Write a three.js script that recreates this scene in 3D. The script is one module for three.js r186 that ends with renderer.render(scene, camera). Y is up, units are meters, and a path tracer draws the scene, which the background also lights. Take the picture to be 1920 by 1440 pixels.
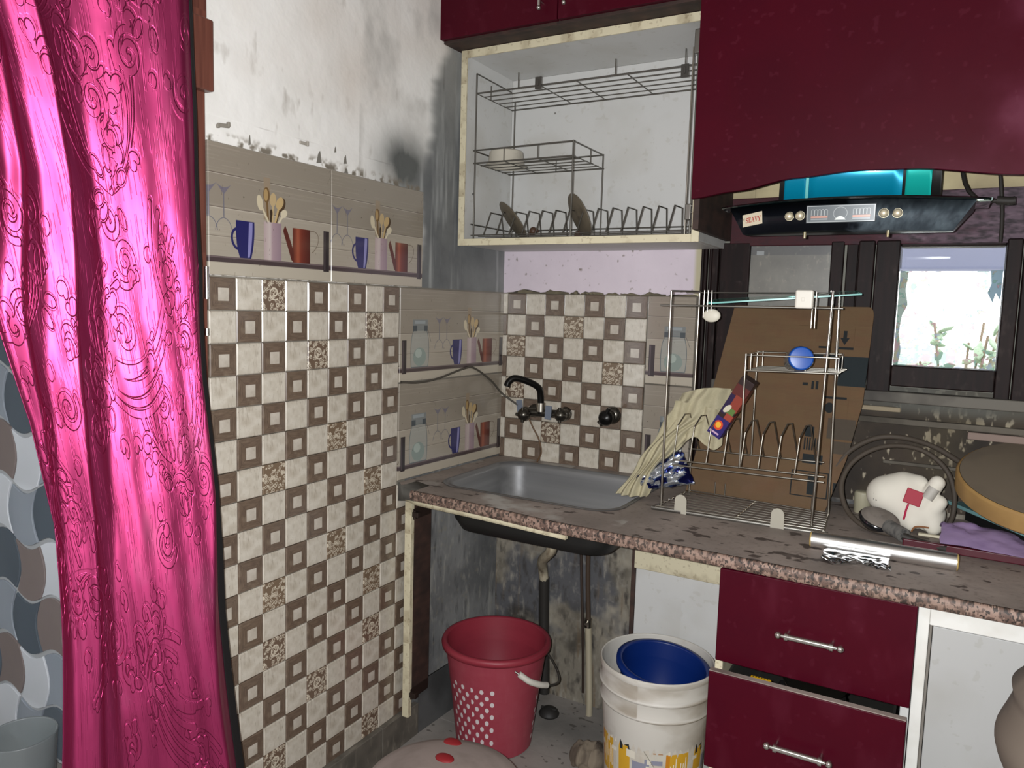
import * as THREE from 'three';
import { RoundedBoxGeometry } from 'three/addons/geometries/RoundedBoxGeometry.js';
import { mergeGeometries, mergeVertices } from 'three/addons/utils/BufferGeometryUtils.js';
import { MarchingCubes } from 'three/addons/objects/MarchingCubes.js';

// ------------------------------------------------------------------ camera, sky, light, exposure
const scene = new THREE.Scene();
const camera = new THREE.PerspectiveCamera(2 * Math.atan(720 / 1418.4) * 180 / Math.PI, 4 / 3, 0.05, 60);
camera.rotation.order = 'YXZ';
camera.position.set(1.4201, 1.4025, 1.1294);
camera.rotation.set(-0.102, 0.5141, 0.0291);
camera.updateMatrixWorld(true);

const renderer = new THREE.WebGLRenderer({ antialias: true });
renderer.toneMapping = THREE.LinearToneMapping;
renderer.toneMappingExposure = 1.0;
renderer.shadowMap.enabled = true;
renderer.shadowMap.type = THREE.PCFSoftShadowMap;

scene.background = new THREE.Color().setRGB(0.95, 0.98, 1.0);
scene.backgroundIntensity = 3.2;

// the flash lamp of the telephone, a few centimetres left of its lens
const flash = new THREE.PointLight(new THREE.Color().setRGB(0.985, 1.0, 1.01), 11.2, 0, 2);
flash.position.set(1.4201, 1.4025, 1.1294).add(new THREE.Vector3(-0.032, 0.012, -0.004).applyEuler(camera.rotation));
flash.castShadow = true;
flash.shadow.radius = 0.3;
flash.shadow.mapSize.set(2048, 2048);
flash.shadow.camera.near = 0.05;
scene.add(flash);

// ------------------------------------------------------------------ helpers
const V = (x, y, z) => new THREE.Vector3(x, y, z);
let seed = 20240611;
const rnd = () => { seed |= 0; seed = seed + 0x6D2B79F5 | 0; let t = Math.imul(seed ^ seed >>> 15, 1 | seed); t = t + Math.imul(t ^ t >>> 7, 61 | t) ^ t; return ((t ^ t >>> 14) >>> 0) / 4294967296; };
const rr = (a, b) => a + (b - a) * rnd();
const clamp = (x, a = 0, b = 1) => Math.min(b, Math.max(a, x));
const lerp = (a, b, t) => a + (b - a) * t;
const sm = (a, b, x) => { const t = clamp((x - a) / (b - a)); return t * t * (3 - 2 * t); };
const pw = (pts, x) => { // piecewise linear
  if (x <= pts[0][0]) return pts[0][1];
  for (let i = 1; i < pts.length; i++) if (x <= pts[i][0]) { const [a, p] = pts[i - 1], [b, q] = pts[i]; return p + (q - p) * (x - a) / (b - a); }
  return pts[pts.length - 1][1];
};
const pws = (pts, x) => { // smooth piecewise
  if (x <= pts[0][0]) return pts[0][1];
  for (let i = 1; i < pts.length; i++) if (x <= pts[i][0]) { const [a, p] = pts[i - 1], [b, q] = pts[i]; return p + (q - p) * sm(a, b, x); }
  return pts[pts.length - 1][1];
};
// value noise
const PERM = new Float32Array(65536); for (let i = 0; i < 65536; i++) PERM[i] = rnd();
const vn = (x, y) => {
  const xi = Math.floor(x), yi = Math.floor(y), fx = x - xi, fy = y - yi, u = fx * fx * (3 - 2 * fx), w = fy * fy * (3 - 2 * fy);
  const g = (a, b) => PERM[((a & 255) << 8) | (b & 255)];
  return lerp(lerp(g(xi, yi), g(xi + 1, yi), u), lerp(g(xi, yi + 1), g(xi + 1, yi + 1), u), w);
};
const fbm = (x, y, o = 4) => { let s = 0, a = 0.5, n = 0; for (let i = 0; i < o; i++) { s += a * vn(x, y); n += a; a *= 0.5; x = x * 2.03 + 17.1; y = y * 2.03 + 9.7; } return s / n; };
const mix3 = (a, b, t) => [a[0] + (b[0] - a[0]) * t, a[1] + (b[1] - a[1]) * t, a[2] + (b[2] - a[2]) * t];
function tex(w, h, fn, opt = {}) { // fn(u, v) -> sRGB 0..255
  const d = new Uint8Array(w * h * 4);
  for (let y = 0; y < h; y++) for (let x = 0; x < w; x++) {
    const c = fn((x + 0.5) / w, (y + 0.5) / h), k = (y * w + x) * 4;
    d[k] = clamp(c[0], 0, 255); d[k + 1] = clamp(c[1], 0, 255); d[k + 2] = clamp(c[2], 0, 255); d[k + 3] = 255;
  }
  const t = new THREE.DataTexture(d, w, h, THREE.RGBAFormat);
  t.colorSpace = opt.linear ? THREE.NoColorSpace : THREE.SRGBColorSpace;
  t.magFilter = THREE.LinearFilter; t.minFilter = THREE.LinearMipmapLinearFilter; t.generateMipmaps = true;
  t.wrapS = t.wrapT = opt.clamp ? THREE.ClampToEdgeWrapping : THREE.RepeatWrapping;
  if (opt.repeat) t.repeat.set(...opt.repeat);
  if (opt.offset) t.offset.set(...opt.offset);
  t.needsUpdate = true; return t;
}
function cv(w, h, draw, opt = {}) {
  const c = document.createElement('canvas'); c.width = w; c.height = h;
  draw(c.getContext('2d'), w, h);
  const t = new THREE.CanvasTexture(c);
  t.colorSpace = opt.linear ? THREE.NoColorSpace : THREE.SRGBColorSpace;
  t.wrapS = t.wrapT = opt.repeat ? THREE.RepeatWrapping : THREE.ClampToEdgeWrapping;
  if (opt.repeat) t.repeat.set(...opt.repeat);
  t.needsUpdate = true; return t;
}
const rgb = (c, a = 1) => `rgba(${c[0] | 0},${c[1] | 0},${c[2] | 0},${a})`;
const mat = (color, rough = 0.6, metal = 0, ex = {}) => new THREE.MeshStandardMaterial({ color, roughness: rough, metalness: metal, ...ex });
const phys = (color, rough = 0.6, metal = 0, ex = {}) => new THREE.MeshPhysicalMaterial({ color, roughness: rough, metalness: metal, ...ex });
// mottled surface of a given colour
function mottled(base, dark, amt, freq, ex = {}) {
  const t = tex(256, 256, (u, v) => { const n = fbm(u * freq, v * freq, 5), m = fbm(u * freq * 5 + 40, v * freq * 5 + 11, 3); return mix3(base, dark, clamp((n - 0.38) * 2.4 * amt + (m - 0.5) * 0.5 * amt)); });
  return t;
}
const taken = {};
function numbered(n) { taken[n] = (taken[n] ?? -1) + 1; return taken[n] ? `${n}_${String(taken[n]).padStart(3, '0')}` : n; }
function shade(o) { o.traverse((m) => { if (m.isMesh) { m.castShadow = true; m.receiveShadow = true; } }); return o; }
function thing(name, label, category, p = [0, 0, 0], turn = 0, group) {
  const g = new THREE.Group(); g.name = numbered(name); g.position.set(...p); g.rotation.y = turn;
  g.userData = { label, category }; if (group) g.userData.group = group;
  scene.add(g); return g;
}
function part(parent, name, geo, m, label) {
  const o = new THREE.Mesh(geo, m); o.name = name; o.castShadow = o.receiveShadow = true;
  if (label) o.userData.label = label;
  parent.add(o); return o;
}
function solo(name, geo, m, label, category, group) {
  const o = new THREE.Mesh(geo, m); o.name = numbered(name); o.castShadow = o.receiveShadow = true;
  o.userData = { label, category }; if (group) o.userData.group = group;
  scene.add(o); return o;
}
function struct(name, geo, m, label, category = 'wall') {
  const o = geo ? new THREE.Mesh(geo, m) : new THREE.Group(); o.name = name; o.castShadow = o.receiveShadow = true;
  o.userData = { kind: 'structure', label, category }; scene.add(o); return o;
}
const at = (g, x, y, z) => g.translate(x, y, z);
const box = (x0, x1, y0, y1, z0, z1) => at(new THREE.BoxGeometry(x1 - x0, y1 - y0, z1 - z0), (x0 + x1) / 2, (y0 + y1) / 2, (z0 + z1) / 2);
const rbox = (x0, x1, y0, y1, z0, z1, r = 0.003, s = 1) => at(new RoundedBoxGeometry(x1 - x0, y1 - y0, z1 - z0, s, Math.min(r, (x1 - x0) / 2.01, (y1 - y0) / 2.01, (z1 - z0) / 2.01)), (x0 + x1) / 2, (y0 + y1) / 2, (z0 + z1) / 2);
function clean(g) { const o = new THREE.BufferGeometry(); const s = g.index ? g.toNonIndexed() : g; o.setAttribute('position', s.attributes.position); if (!s.attributes.normal) s.computeVertexNormals(); o.setAttribute('normal', s.attributes.normal); o.setAttribute('uv', s.attributes.uv ?? new THREE.BufferAttribute(new Float32Array(s.attributes.position.count * 2), 2)); return o; }
const merge = (...gs) => mergeGeometries(gs.flat().map(clean), false);
// uv in metres from the dominant axis of each face
function planar(g) {
  const s = clean(g), p = s.attributes.position, n = s.attributes.normal, uv = new Float32Array(p.count * 2);
  for (let i = 0; i < p.count; i += 3) {
    let a = 0, b = 0, c = 0; for (let k = 0; k < 3; k++) { a += Math.abs(n.getX(i + k)); b += Math.abs(n.getY(i + k)); c += Math.abs(n.getZ(i + k)); }
    for (let k = 0; k < 3; k++) { const x = p.getX(i + k), y = p.getY(i + k), z = p.getZ(i + k), j = (i + k) * 2;
      if (b >= a && b >= c) { uv[j] = x; uv[j + 1] = -z; } else if (a >= c) { uv[j] = -z; uv[j + 1] = y; } else { uv[j] = x; uv[j + 1] = y; } }
  }
  s.setAttribute('uv', new THREE.BufferAttribute(uv, 2)); return s;
}
function rod(a, b, r, seg = 6) { // straight bar
  const d = V(...b).sub(V(...a)), g = new THREE.CylinderGeometry(r, r, d.length(), seg);
  g.applyQuaternion(new THREE.Quaternion().setFromUnitVectors(V(0, 1, 0), d.clone().normalize()));
  return at(g, (a[0] + b[0]) / 2, (a[1] + b[1]) / 2, (a[2] + b[2]) / 2);
}
function tube(pts, r, seg = 40, rad = 8, closed = false, tension = 0.5) {
  return new THREE.TubeGeometry(new THREE.CatmullRomCurve3(pts.map((p) => V(...p)), closed, 'catmullrom', tension), seg, r, rad, closed);
}
function bent(pts, r, rad = 6) { // sharp bent wire: short straight pieces with ball corners
  const gs = []; for (let i = 1; i < pts.length; i++) gs.push(rod(pts[i - 1], pts[i], r, rad));
  for (let i = 1; i < pts.length - 1; i++) gs.push(at(new THREE.SphereGeometry(r * 1.02, rad, 4), ...pts[i]));
  return merge(gs);
}
function lathe(prof, seg = 48) { return new THREE.LatheGeometry(prof.map((p) => new THREE.Vector2(...p)), seg); }
// skin over rings of points; rings: array of arrays of [x, y, z]; ring closed; caps at both ends
function loft(rings, caps = true, closed = true) {
  const n = rings[0].length, pos = [], uv = [], idx = [];
  rings.forEach((r, i) => r.forEach((p, j) => { pos.push(...p); uv.push(j / n, i / (rings.length - 1)); }));
  const m = closed ? n : n - 1;
  for (let i = 0; i < rings.length - 1; i++) for (let j = 0; j < m; j++) {
    const a = i * n + j, b = i * n + (j + 1) % n, c = a + n, d = b + n; idx.push(a, b, c, b, d, c);
  }
  if (caps && closed) for (const [r, flip] of [[0, true], [rings.length - 1, false]]) {
    const c = pos.length / 3, ring = rings[r], ctr = ring.reduce((s, p) => [s[0] + p[0] / n, s[1] + p[1] / n, s[2] + p[2] / n], [0, 0, 0]);
    const base = c; ring.forEach((p) => { pos.push(...p); uv.push(0, 0); }); pos.push(...ctr); uv.push(0.5, 0.5);
    for (let j = 0; j < n; j++) { const a = base + j, b = base + (j + 1) % n; flip ? idx.push(b, a, base + n) : idx.push(a, b, base + n); }
  }
  const g = new THREE.BufferGeometry(); g.setAttribute('position', new THREE.Float32BufferAttribute(pos, 3)); g.setAttribute('uv', new THREE.Float32BufferAttribute(uv, 2)); g.setIndex(idx); g.computeVertexNormals(); return g;
}
function grid(nu, nv, fn) { // open sheet, fn(u, v) -> [x, y, z]
  const pos = [], uv = [], idx = [];
  for (let j = 0; j <= nv; j++) for (let i = 0; i <= nu; i++) { pos.push(...fn(i / nu, j / nv)); uv.push(i / nu, j / nv); }
  for (let j = 0; j < nv; j++) for (let i = 0; i < nu; i++) { const a = j * (nu + 1) + i, b = a + 1, c = a + nu + 1, d = c + 1; idx.push(a, b, c, b, d, c); }
  const g = new THREE.BufferGeometry(); g.setAttribute('position', new THREE.Float32BufferAttribute(pos, 3)); g.setAttribute('uv', new THREE.Float32BufferAttribute(uv, 2)); g.setIndex(idx); g.computeVertexNormals(); return g;
}
// sheet with thickness along its normals
function thick(g, t) {
  const p = g.attributes.position, n = g.attributes.normal, c = p.count, uv = g.attributes.uv, pos = [], u2 = [], idx = [];
  for (let s = 0; s < 2; s++) for (let i = 0; i < c; i++) { const k = s ? -t : 0; pos.push(p.getX(i) + n.getX(i) * k, p.getY(i) + n.getY(i) * k, p.getZ(i) + n.getZ(i) * k); u2.push(uv.getX(i), uv.getY(i)); }
  const ix = g.index.array, edge = new Map();
  for (let i = 0; i < ix.length; i += 3) { const [a, b, d] = [ix[i], ix[i + 1], ix[i + 2]]; idx.push(a, b, d, a + c, d + c, b + c); for (const [x, y] of [[a, b], [b, d], [d, a]]) { const k = `${y}_${x}`; if (edge.has(k)) edge.delete(k); else edge.set(`${x}_${y}`, [x, y]); } }
  for (const [x, y] of edge.values()) idx.push(x, x + c, y, y, x + c, y + c);
  const o = new THREE.BufferGeometry(); o.setAttribute('position', new THREE.Float32BufferAttribute(pos, 3)); o.setAttribute('uv', new THREE.Float32BufferAttribute(u2, 2)); o.setIndex(idx); o.computeVertexNormals(); return o;
}
// wall block from a plan outline [[x, z], ...], uv.x = running length along the outline, uv.y = height
function prism(plan, y0, y1) {
  const pos = [], uv = [], idx = []; let s = 0;
  for (let i = 0; i < plan.length; i++) {
    const a = plan[i], b = plan[(i + 1) % plan.length], l = Math.hypot(b[0] - a[0], b[1] - a[1]), k = pos.length / 3;
    pos.push(a[0], y0, a[1], b[0], y0, b[1], b[0], y1, b[1], a[0], y1, a[1]); uv.push(s, y0, s + l, y0, s + l, y1, s, y1); idx.push(k, k + 1, k + 2, k, k + 2, k + 3); s += l;
  }
  const sh = THREE.ShapeUtils.triangulateShape(plan.map((p) => new THREE.Vector2(...p)), []);
  for (const y of [y0, y1]) { const k = pos.length / 3; plan.forEach((p) => { pos.push(p[0], y, p[1]); uv.push(p[0], p[1]); }); sh.forEach((t) => idx.push(k + t[0], k + t[1], k + t[2])); }
  const g = new THREE.BufferGeometry(); g.setAttribute('position', new THREE.Float32BufferAttribute(pos, 3)); g.setAttribute('uv', new THREE.Float32BufferAttribute(uv, 2)); g.setIndex(idx);
  const f = g.toNonIndexed(); f.computeVertexNormals(); return f;
}
// flat ceramic piece with a chamfered edge, facing +z, its print running from (u0, v0) to (u1, v1)
function tileGeo(w, h, t = 0.008, b = 0.0018, u0 = 0, v0 = 0, u1 = 1, v1 = 1) {
  const s = new THREE.Shape(); const x = w / 2 - b, y = h / 2 - b; s.moveTo(-x, -y); s.lineTo(x, -y); s.lineTo(x, y); s.lineTo(-x, y); s.closePath();
  const g = new THREE.ExtrudeGeometry(s, { depth: t - b, bevelEnabled: true, bevelSize: b, bevelThickness: b, bevelSegments: 1, steps: 1, curveSegments: 1 });
  const p = g.attributes.position, uv = g.attributes.uv;
  for (let i = 0; i < p.count; i++) uv.setXY(i, lerp(u0, u1, clamp(p.getX(i) / w + 0.5)), lerp(v0, v1, clamp(p.getY(i) / h + 0.5)));
  return g;
}
function blob(cells, size, centre, dist) { // surface of a signed distance field
  const mc = new MarchingCubes(cells, new THREE.MeshBasicMaterial(), false, false, 60000); mc.isolation = 0;
  for (let k = 0; k < cells; k++) for (let j = 0; j < cells; j++) for (let i = 0; i < cells; i++) {
    const q = (n) => (n - cells / 2) / (cells / 2) * size;
    mc.field[i + j * cells + k * cells * cells] = -dist(q(i), q(j), q(k));
  }
  mc.update();
  const n = mc.count, g = new THREE.BufferGeometry();
  g.setAttribute('position', new THREE.BufferAttribute(mc.positionArray.slice(0, n * 3), 3)); g.setAttribute('normal', new THREE.BufferAttribute(mc.normalArray.slice(0, n * 3), 3));
  g.setAttribute('uv', new THREE.BufferAttribute(new Float32Array(n * 2), 2)); g.scale(size, size, size); g.translate(...centre); return g;
}
const caps = (p, a, b, ra, rb) => { const d = [b[0] - a[0], b[1] - a[1], b[2] - a[2]], q = [p[0] - a[0], p[1] - a[1], p[2] - a[2]], t = clamp((q[0] * d[0] + q[1] * d[1] + q[2] * d[2]) / (d[0] ** 2 + d[1] ** 2 + d[2] ** 2)); return Math.hypot(q[0] - d[0] * t, q[1] - d[1] * t, q[2] - d[2] * t) - lerp(ra, rb, t); };
const smin = (a, b, k) => { const h = clamp(0.5 + 0.5 * (b - a) / k); return lerp(b, a, h) - k * h * (1 - h); };

// ------------------------------------------------------------------ materials
const chrome = mat(0xb9b4aa, 0.28, 1.0), dullSteel = mat(0x8d8a84, 0.42, 0.9), rackOld = mat(0x6d6a64, 0.42, 0.75), brightSteel = mat(0xd8d6d2, 0.2, 1);
const blackGloss = phys(0x0a0d12, 0.18, 0, { clearcoat: 0.6, clearcoatRoughness: 0.15 });
const blackMat = mat(0x121212, 0.6), rubber = mat(0x2a2622, 0.65), dirtyHose = mat(0x4a4138, 0.7);
const redLamTex = tex(512, 512, (u, v) => { const n = fbm(u * 6, v * 6, 5), s = fbm(u * 60, v * 60, 2), d = Math.max(0, fbm(u * 22 + 5, v * 9 + 3, 3) - 0.56) * 1.6; return mix3(mix3([70, 3, 22], [60, 4, 21], n), [112, 70, 78], clamp(d * 0.35 + (s > 0.80 ? 0.1 : 0))); }, { repeat: [1 / 0.9, 1 / 0.9] });
const redLam = phys(0xffffff, 0.45, 0, { map: redLamTex, specularIntensity: 0.25 });
const whiteLamTex = tex(512, 512, (u, v) => { const n = fbm(u * 5, v * 5, 5), s = fbm(u * 45 + 7, v * 45, 3); return mix3([206, 206, 204], [176, 172, 162], clamp((n - 0.45) * 1.6) * 0.6 + (s > 0.74 ? 0.22 : 0)); }, { repeat: [1 / 0.8, 1 / 0.8] });
const whiteLam = mat(0xffffff, 0.5, 0, { map: whiteLamTex });
const creamTex = tex(256, 256, (u, v) => { const n = fbm(u * 8, v * 8, 4), s = fbm(u * 40, v * 40, 2); return mix3([214, 205, 176], [150, 136, 110], clamp((n - 0.5) * 1.8) + (s > 0.74 ? 0.35 : 0)); }, { repeat: [1 / 0.35, 1 / 0.35] });
const creamPaint = mat(0xffffff, 0.55, 0, { map: creamTex });
const brownPlyTex = tex(256, 256, (u, v) => { const n = fbm(u * 3, v * 26, 4), m = fbm(u * 12, v * 12, 4); return mix3([74, 52, 44], [40, 30, 27], clamp(n * 0.7 + (m - 0.4) * 1.2)); }, { repeat: [1 / 0.4, 1 / 0.4] });
const brownPly = mat(0xffffff, 0.7, 0, { map: brownPlyTex });
const darkWoodTex = tex(256, 512, (u, v) => { const n = fbm(u * 30, v * 3, 4), m = fbm(u * 14 + 3, v * 14, 4); return mix3(mix3([40, 25, 24], [20, 14, 14], n), [78, 70, 66], clamp((m - 0.66) * 2.0)); }, { repeat: [1 / 0.25, 1 / 0.5] });
const darkWood = phys(0xffffff, 0.55, 0, { map: darkWoodTex, specularIntensity: 0.35 });
const frameWoodTex = tex(256, 512, (u, v) => { const n = fbm(u * 24, v * 3, 4); return mix3([122, 74, 60], [84, 48, 40], n); }, { repeat: [1 / 0.2, 1 / 0.5] });
const frameWood = phys(0xffffff, 0.45, 0, { map: frameWoodTex, clearcoat: 0.2 });

// ------------------------------------------------------------------ room
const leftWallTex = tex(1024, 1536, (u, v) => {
  const s = u * 1.3, Y = v * 2.8, z = 0.02 - s, n = fbm(s * 7, Y * 7, 5), f = fbm(s * 60, Y * 60, 3), st = fbm(s * 40, Y * 4, 4);
  if (Y < 0.87 && z < -0.72) { // bare cement under the worktop
    let c = mix3([138, 138, 137], [92, 93, 94], clamp((n - 0.3) * 1.8)); c = mix3(c, [182, 180, 170], clamp((st - 0.66) * 3)); const k = fbm(s * 60 + 11, Y * 20, 5); c = mix3(c, [78, 78, 78], clamp((0.42 - k) * 2.4)); c = mix3(c, [168, 166, 158], clamp((k - 0.62) * 3)); return mix3(c, [150, 144, 126], clamp((f - 0.66) * 2));
  }
  if (Y < 1.452) return mix3([150, 144, 132], [110, 104, 95], n);
  let c = mix3([240, 238, 234], [224, 221, 215], clamp((n - 0.45) * 1.6));
  c = mix3(c, [176, 170, 162], clamp((fbm(s * 44 + 9, Y * 16, 4) - 0.69) * 2.6)); c = mix3(c, [214, 204, 194], clamp((fbm(s * 4 + 2, Y * 4, 3) - 0.5) * 1.6));
  const dz = (z + 0.70) / 0.11, dy = (Y - 1.80) / 0.085; const soot = Math.exp(-(dz * dz + dy * dy)) * (0.5 + 1.0 * n); // soot smudge beside the cabinet
  c = mix3(c, [92, 94, 92], clamp(soot * 1.15));
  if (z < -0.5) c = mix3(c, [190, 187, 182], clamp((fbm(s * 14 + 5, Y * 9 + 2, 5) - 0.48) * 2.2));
  const edge = -0.775 + (fbm(Y * 9, 3.3, 4) - 0.5) * 0.12 - sm(1.75, 2.3, Y) * 0.12;
  if (z < edge + 0.03) { let k = mix3([138, 140, 139], [98, 100, 101], clamp((n - 0.25) * 1.7)); k = mix3(k, [182, 184, 182], clamp((st - 0.58) * 2.4)); k = mix3(k, [168, 166, 160], sm(1.8, 2.25, Y) * 0.6); c = mix3(c, k, sm(edge + 0.03, edge - 0.03, z)); }
  if (Y < 1.775 && z > -0.79) { const g = clamp((f - 0.52) * 5) * sm(1.775, 1.75, Y); c = mix3(c, [120, 112, 100], g); }
  return c;
}, { repeat: [1 / 1.3, 1 / 2.8], clamp: true });
const plasterBump = tex(512, 512, (u, v) => { const n = fbm(u * 14, v * 14, 6) * 255; return [n, n, n]; }, { linear: true, repeat: [1 / 0.9, 1 / 0.9] });
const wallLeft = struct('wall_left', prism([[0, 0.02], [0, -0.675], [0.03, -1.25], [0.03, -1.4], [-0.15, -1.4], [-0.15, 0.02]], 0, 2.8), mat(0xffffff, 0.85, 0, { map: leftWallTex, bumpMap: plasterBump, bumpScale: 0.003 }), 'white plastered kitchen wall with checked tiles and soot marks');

const backWallTex = tex(1600, 1792, (u, v) => {
  const x = u * 2.5, Y = v * 2.8, n = fbm(x * 8, Y * 8, 5), f = fbm(x * 60, Y * 60, 3), st = fbm(x * 45, Y * 5, 4), b = fbm(x * 5 + 30, Y * 5 + 4, 4);
  if (Y < 0.87) { // stained render under the sink
    let c = mix3([134, 127, 114], [92, 92, 95], sm(0.44, 0.56, b)); c = mix3(c, [52, 48, 43], clamp((n - 0.50) * 3)); c = mix3(c, [166, 158, 142], clamp((fbm(x * 11 + 3, Y * 11, 4) - 0.60) * 4)); c = mix3(c, [120, 96, 70], clamp((st - 0.62) * 2.4)); const k = fbm(x * 60, Y * 22, 5); c = mix3(c, [58, 54, 50], clamp((0.42 - k) * 3)); c = mix3(c, [166, 160, 148], clamp((k - 0.60) * 3));
    return mix3(c, [150, 146, 138], clamp((f - 0.66) * 2));
  }
  if (x > 0.752 && Y < 1.21) { // greasy stone below the window
    let c = mix3([66, 56, 46], [36, 31, 28], clamp((n - 0.3) * 2)); const sp = fbm(x * 90, Y * 40, 3) * (0.5 + 0.6 * b); c = mix3(c, [170, 160, 140], sm(0.52, 0.62, sp)); c = mix3(c, [94, 84, 62], clamp((b - 0.5) * 2.2));
    if (Y > 1.125) c = mix3(c, [98, 98, 92], sm(1.12, 1.16, Y) * (0.4 + 0.8 * n)); return c;
  }
  if (Y > 1.735) return mix3([206, 192, 152], [160, 146, 116], clamp((n - 0.4) * 1.8));
  if (x > 0.752) return mix3([150, 150, 140], [120, 118, 110], n);
  if (Y < 1.452) return mix3([128, 122, 110], [86, 80, 72], n);
  let c = mix3([226, 214, 224], [208, 196, 206], n); // mauve paint strip above the tiles
  c = mix3(c, [110, 100, 90], clamp((f - 0.75) * 5));
  c = mix3(c, [186, 178, 150], sm(0.72, 0.735, x));
  return c;
}, { repeat: [1 / 2.5, 1 / 2.8], clamp: true });
const wallBack = struct('wall_back', planar(merge(
  box(-0.15, 1.285, 0, 2.8, -1.4, -1.25), box(1.575, 2.65, 0, 2.8, -1.4, -1.25), box(1.285, 1.575, 0, 1.25, -1.4, -1.25), box(1.285, 1.575, 1.62, 2.8, -1.4, -1.25))),
  mat(0xffffff, 0.8, 0, { map: backWallTex, bumpMap: plasterBump, bumpScale: 0.004 }), 'stained kitchen back wall behind the sink and the window');
const plainWall = mat(0xffffff, 0.85, 0, { map: tex(256, 256, (u, v) => mix3([140, 134, 126], [122, 116, 108], fbm(u * 6, v * 6, 4)), { repeat: [0.5, 0.5] }) });
struct('wall_right', planar(box(2.5, 2.65, 0, 2.8, -1.25, 3.6)), plainWall, 'plain painted wall on the far side of the cabinets');
struct('wall_front', planar(box(-0.15, 2.65, 0, 2.8, 3.6, 3.75)), plainWall, 'plain painted wall opposite the sink');
struct('wall_entry', planar(merge(box(-0.15, 0, 0, 2.8, 0.86, 3.6), box(-0.15, 0, 2.12, 2.8, 0.02, 0.86))), plainWall, 'plain painted wall around the curtained doorway');
struct('ceiling', planar(box(-1.75, 2.65, 2.8, 2.92, -1.4, 3.75)), plainWall, 'plain painted ceiling', 'ceiling');
const floorTex = tex(1024, 1024, (u, v) => { const n = fbm(u * 9, v * 9, 5), f = fbm(u * 90, v * 90, 2), d = fbm(u * 24 + 8, v * 24, 4); let c = mix3([152, 146, 140], [114, 111, 107], clamp((n - 0.3) * 1.8)); c = mix3(c, [132, 124, 116], clamp((d - 0.60) * 2)); return mix3(c, [52, 48, 44], f > 0.80 ? 0.45 : 0); }, { repeat: [1 / 1.6, 1 / 1.6] });
struct('floor', planar(box(-1.75, 2.65, -0.12, 0, -1.4, 3.75)), mat(0xffffff, 0.75, 0, { map: floorTex, bumpMap: plasterBump, bumpScale: 0.003 }), 'dusty grey cement floor', 'floor');

// the passage behind the curtain
const wallBeyond = struct('wall_beyond', planar(box(-1.6, -0.15, 0, 2.8, -0.1, 0.055)), mat(0x9a9c9e, 0.7), 'wall of curved grey, white and brown tiles beyond the curtain');
struct('wall_beyond_side', planar(box(-1.75, -1.6, 0, 2.8, -0.1, 1.6)), plainWall, 'plain side wall of the passage beyond the curtain');
struct('wall_beyond_front', planar(merge(box(-1.6, -1.45, 0, 2.8, 1.5, 1.6), box(-0.30, -0.15, 0, 2.8, 1.5, 1.6), box(-1.45, -0.30, 0, 0.45, 1.5, 1.6), box(-1.45, -0.30, 2.15, 2.8, 1.5, 1.6))), plainWall, 'end wall of the passage with an unseen opening added to let in daylight');  // opening added out of view so sky light reaches the wave tiles
{ // wave-shaped ceramic pieces
  const w = 0.118, h = 0.150, a = 0.026, b = 0.020, N = 7, cols = [[222, 226, 232], [150, 158, 168], [90, 100, 110], [136, 124, 121]];
  const mats = cols.map((c, i) => phys(0xffffff, 0.22, 0, { map: tex(64, 64, (u, v) => mix3(c, c.map((q) => q * 0.86), fbm(u * 5 + i * 9, v * 5, 4))), clearcoat: 0.5, clearcoatRoughness: 0.1 }));
  const sx = (y) => a * Math.sin(Math.PI * y / h), sy = (x) => b * Math.sin(Math.PI * x / w);
  const geos = {};
  for (const pi of [0, 1]) for (const pj of [0, 1]) {
    const P = (x, y) => [x + sx(y), y + sy(x)], pts = [], g = 0.04;
    const X0 = pi * w + g * w, X1 = (pi + 1) * w - g * w, Y0 = pj * h + g * h, Y1 = (pj + 1) * h - g * h;
    for (let k = 0; k < N; k++) pts.push(P(lerp(X0, X1, k / N), Y0)); for (let k = 0; k < N; k++) pts.push(P(X1, lerp(Y0, Y1, k / N)));
    for (let k = 0; k < N; k++) pts.push(P(lerp(X1, X0, k / N), Y1)); for (let k = 0; k < N; k++) pts.push(P(X0, lerp(Y1, Y0, k / N)));
    const s = new THREE.Shape(pts.map((p) => new THREE.Vector2(p[0] - pi * w, p[1] - pj * h)));
    geos[`${pi}${pj}`] = new THREE.ExtrudeGeometry(s, { depth: 0.004, bevelEnabled: true, bevelSize: 0.0012, bevelThickness: 0.0015, bevelSegments: 1, steps: 1 });
  }
  for (let i = 0; i < 8; i++) for (let j = 0; j < 11; j++) {
    const o = part(wallBeyond, 'tile', geos[`${i % 2}${j % 2}`], mats[(i + 2 * (j % 2) + (Math.floor(j / 2) % 2) + 8) % 4]);
    o.position.set(-1.06 + i * w, 0.0 + j * h, 0.055);
  }
}

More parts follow.
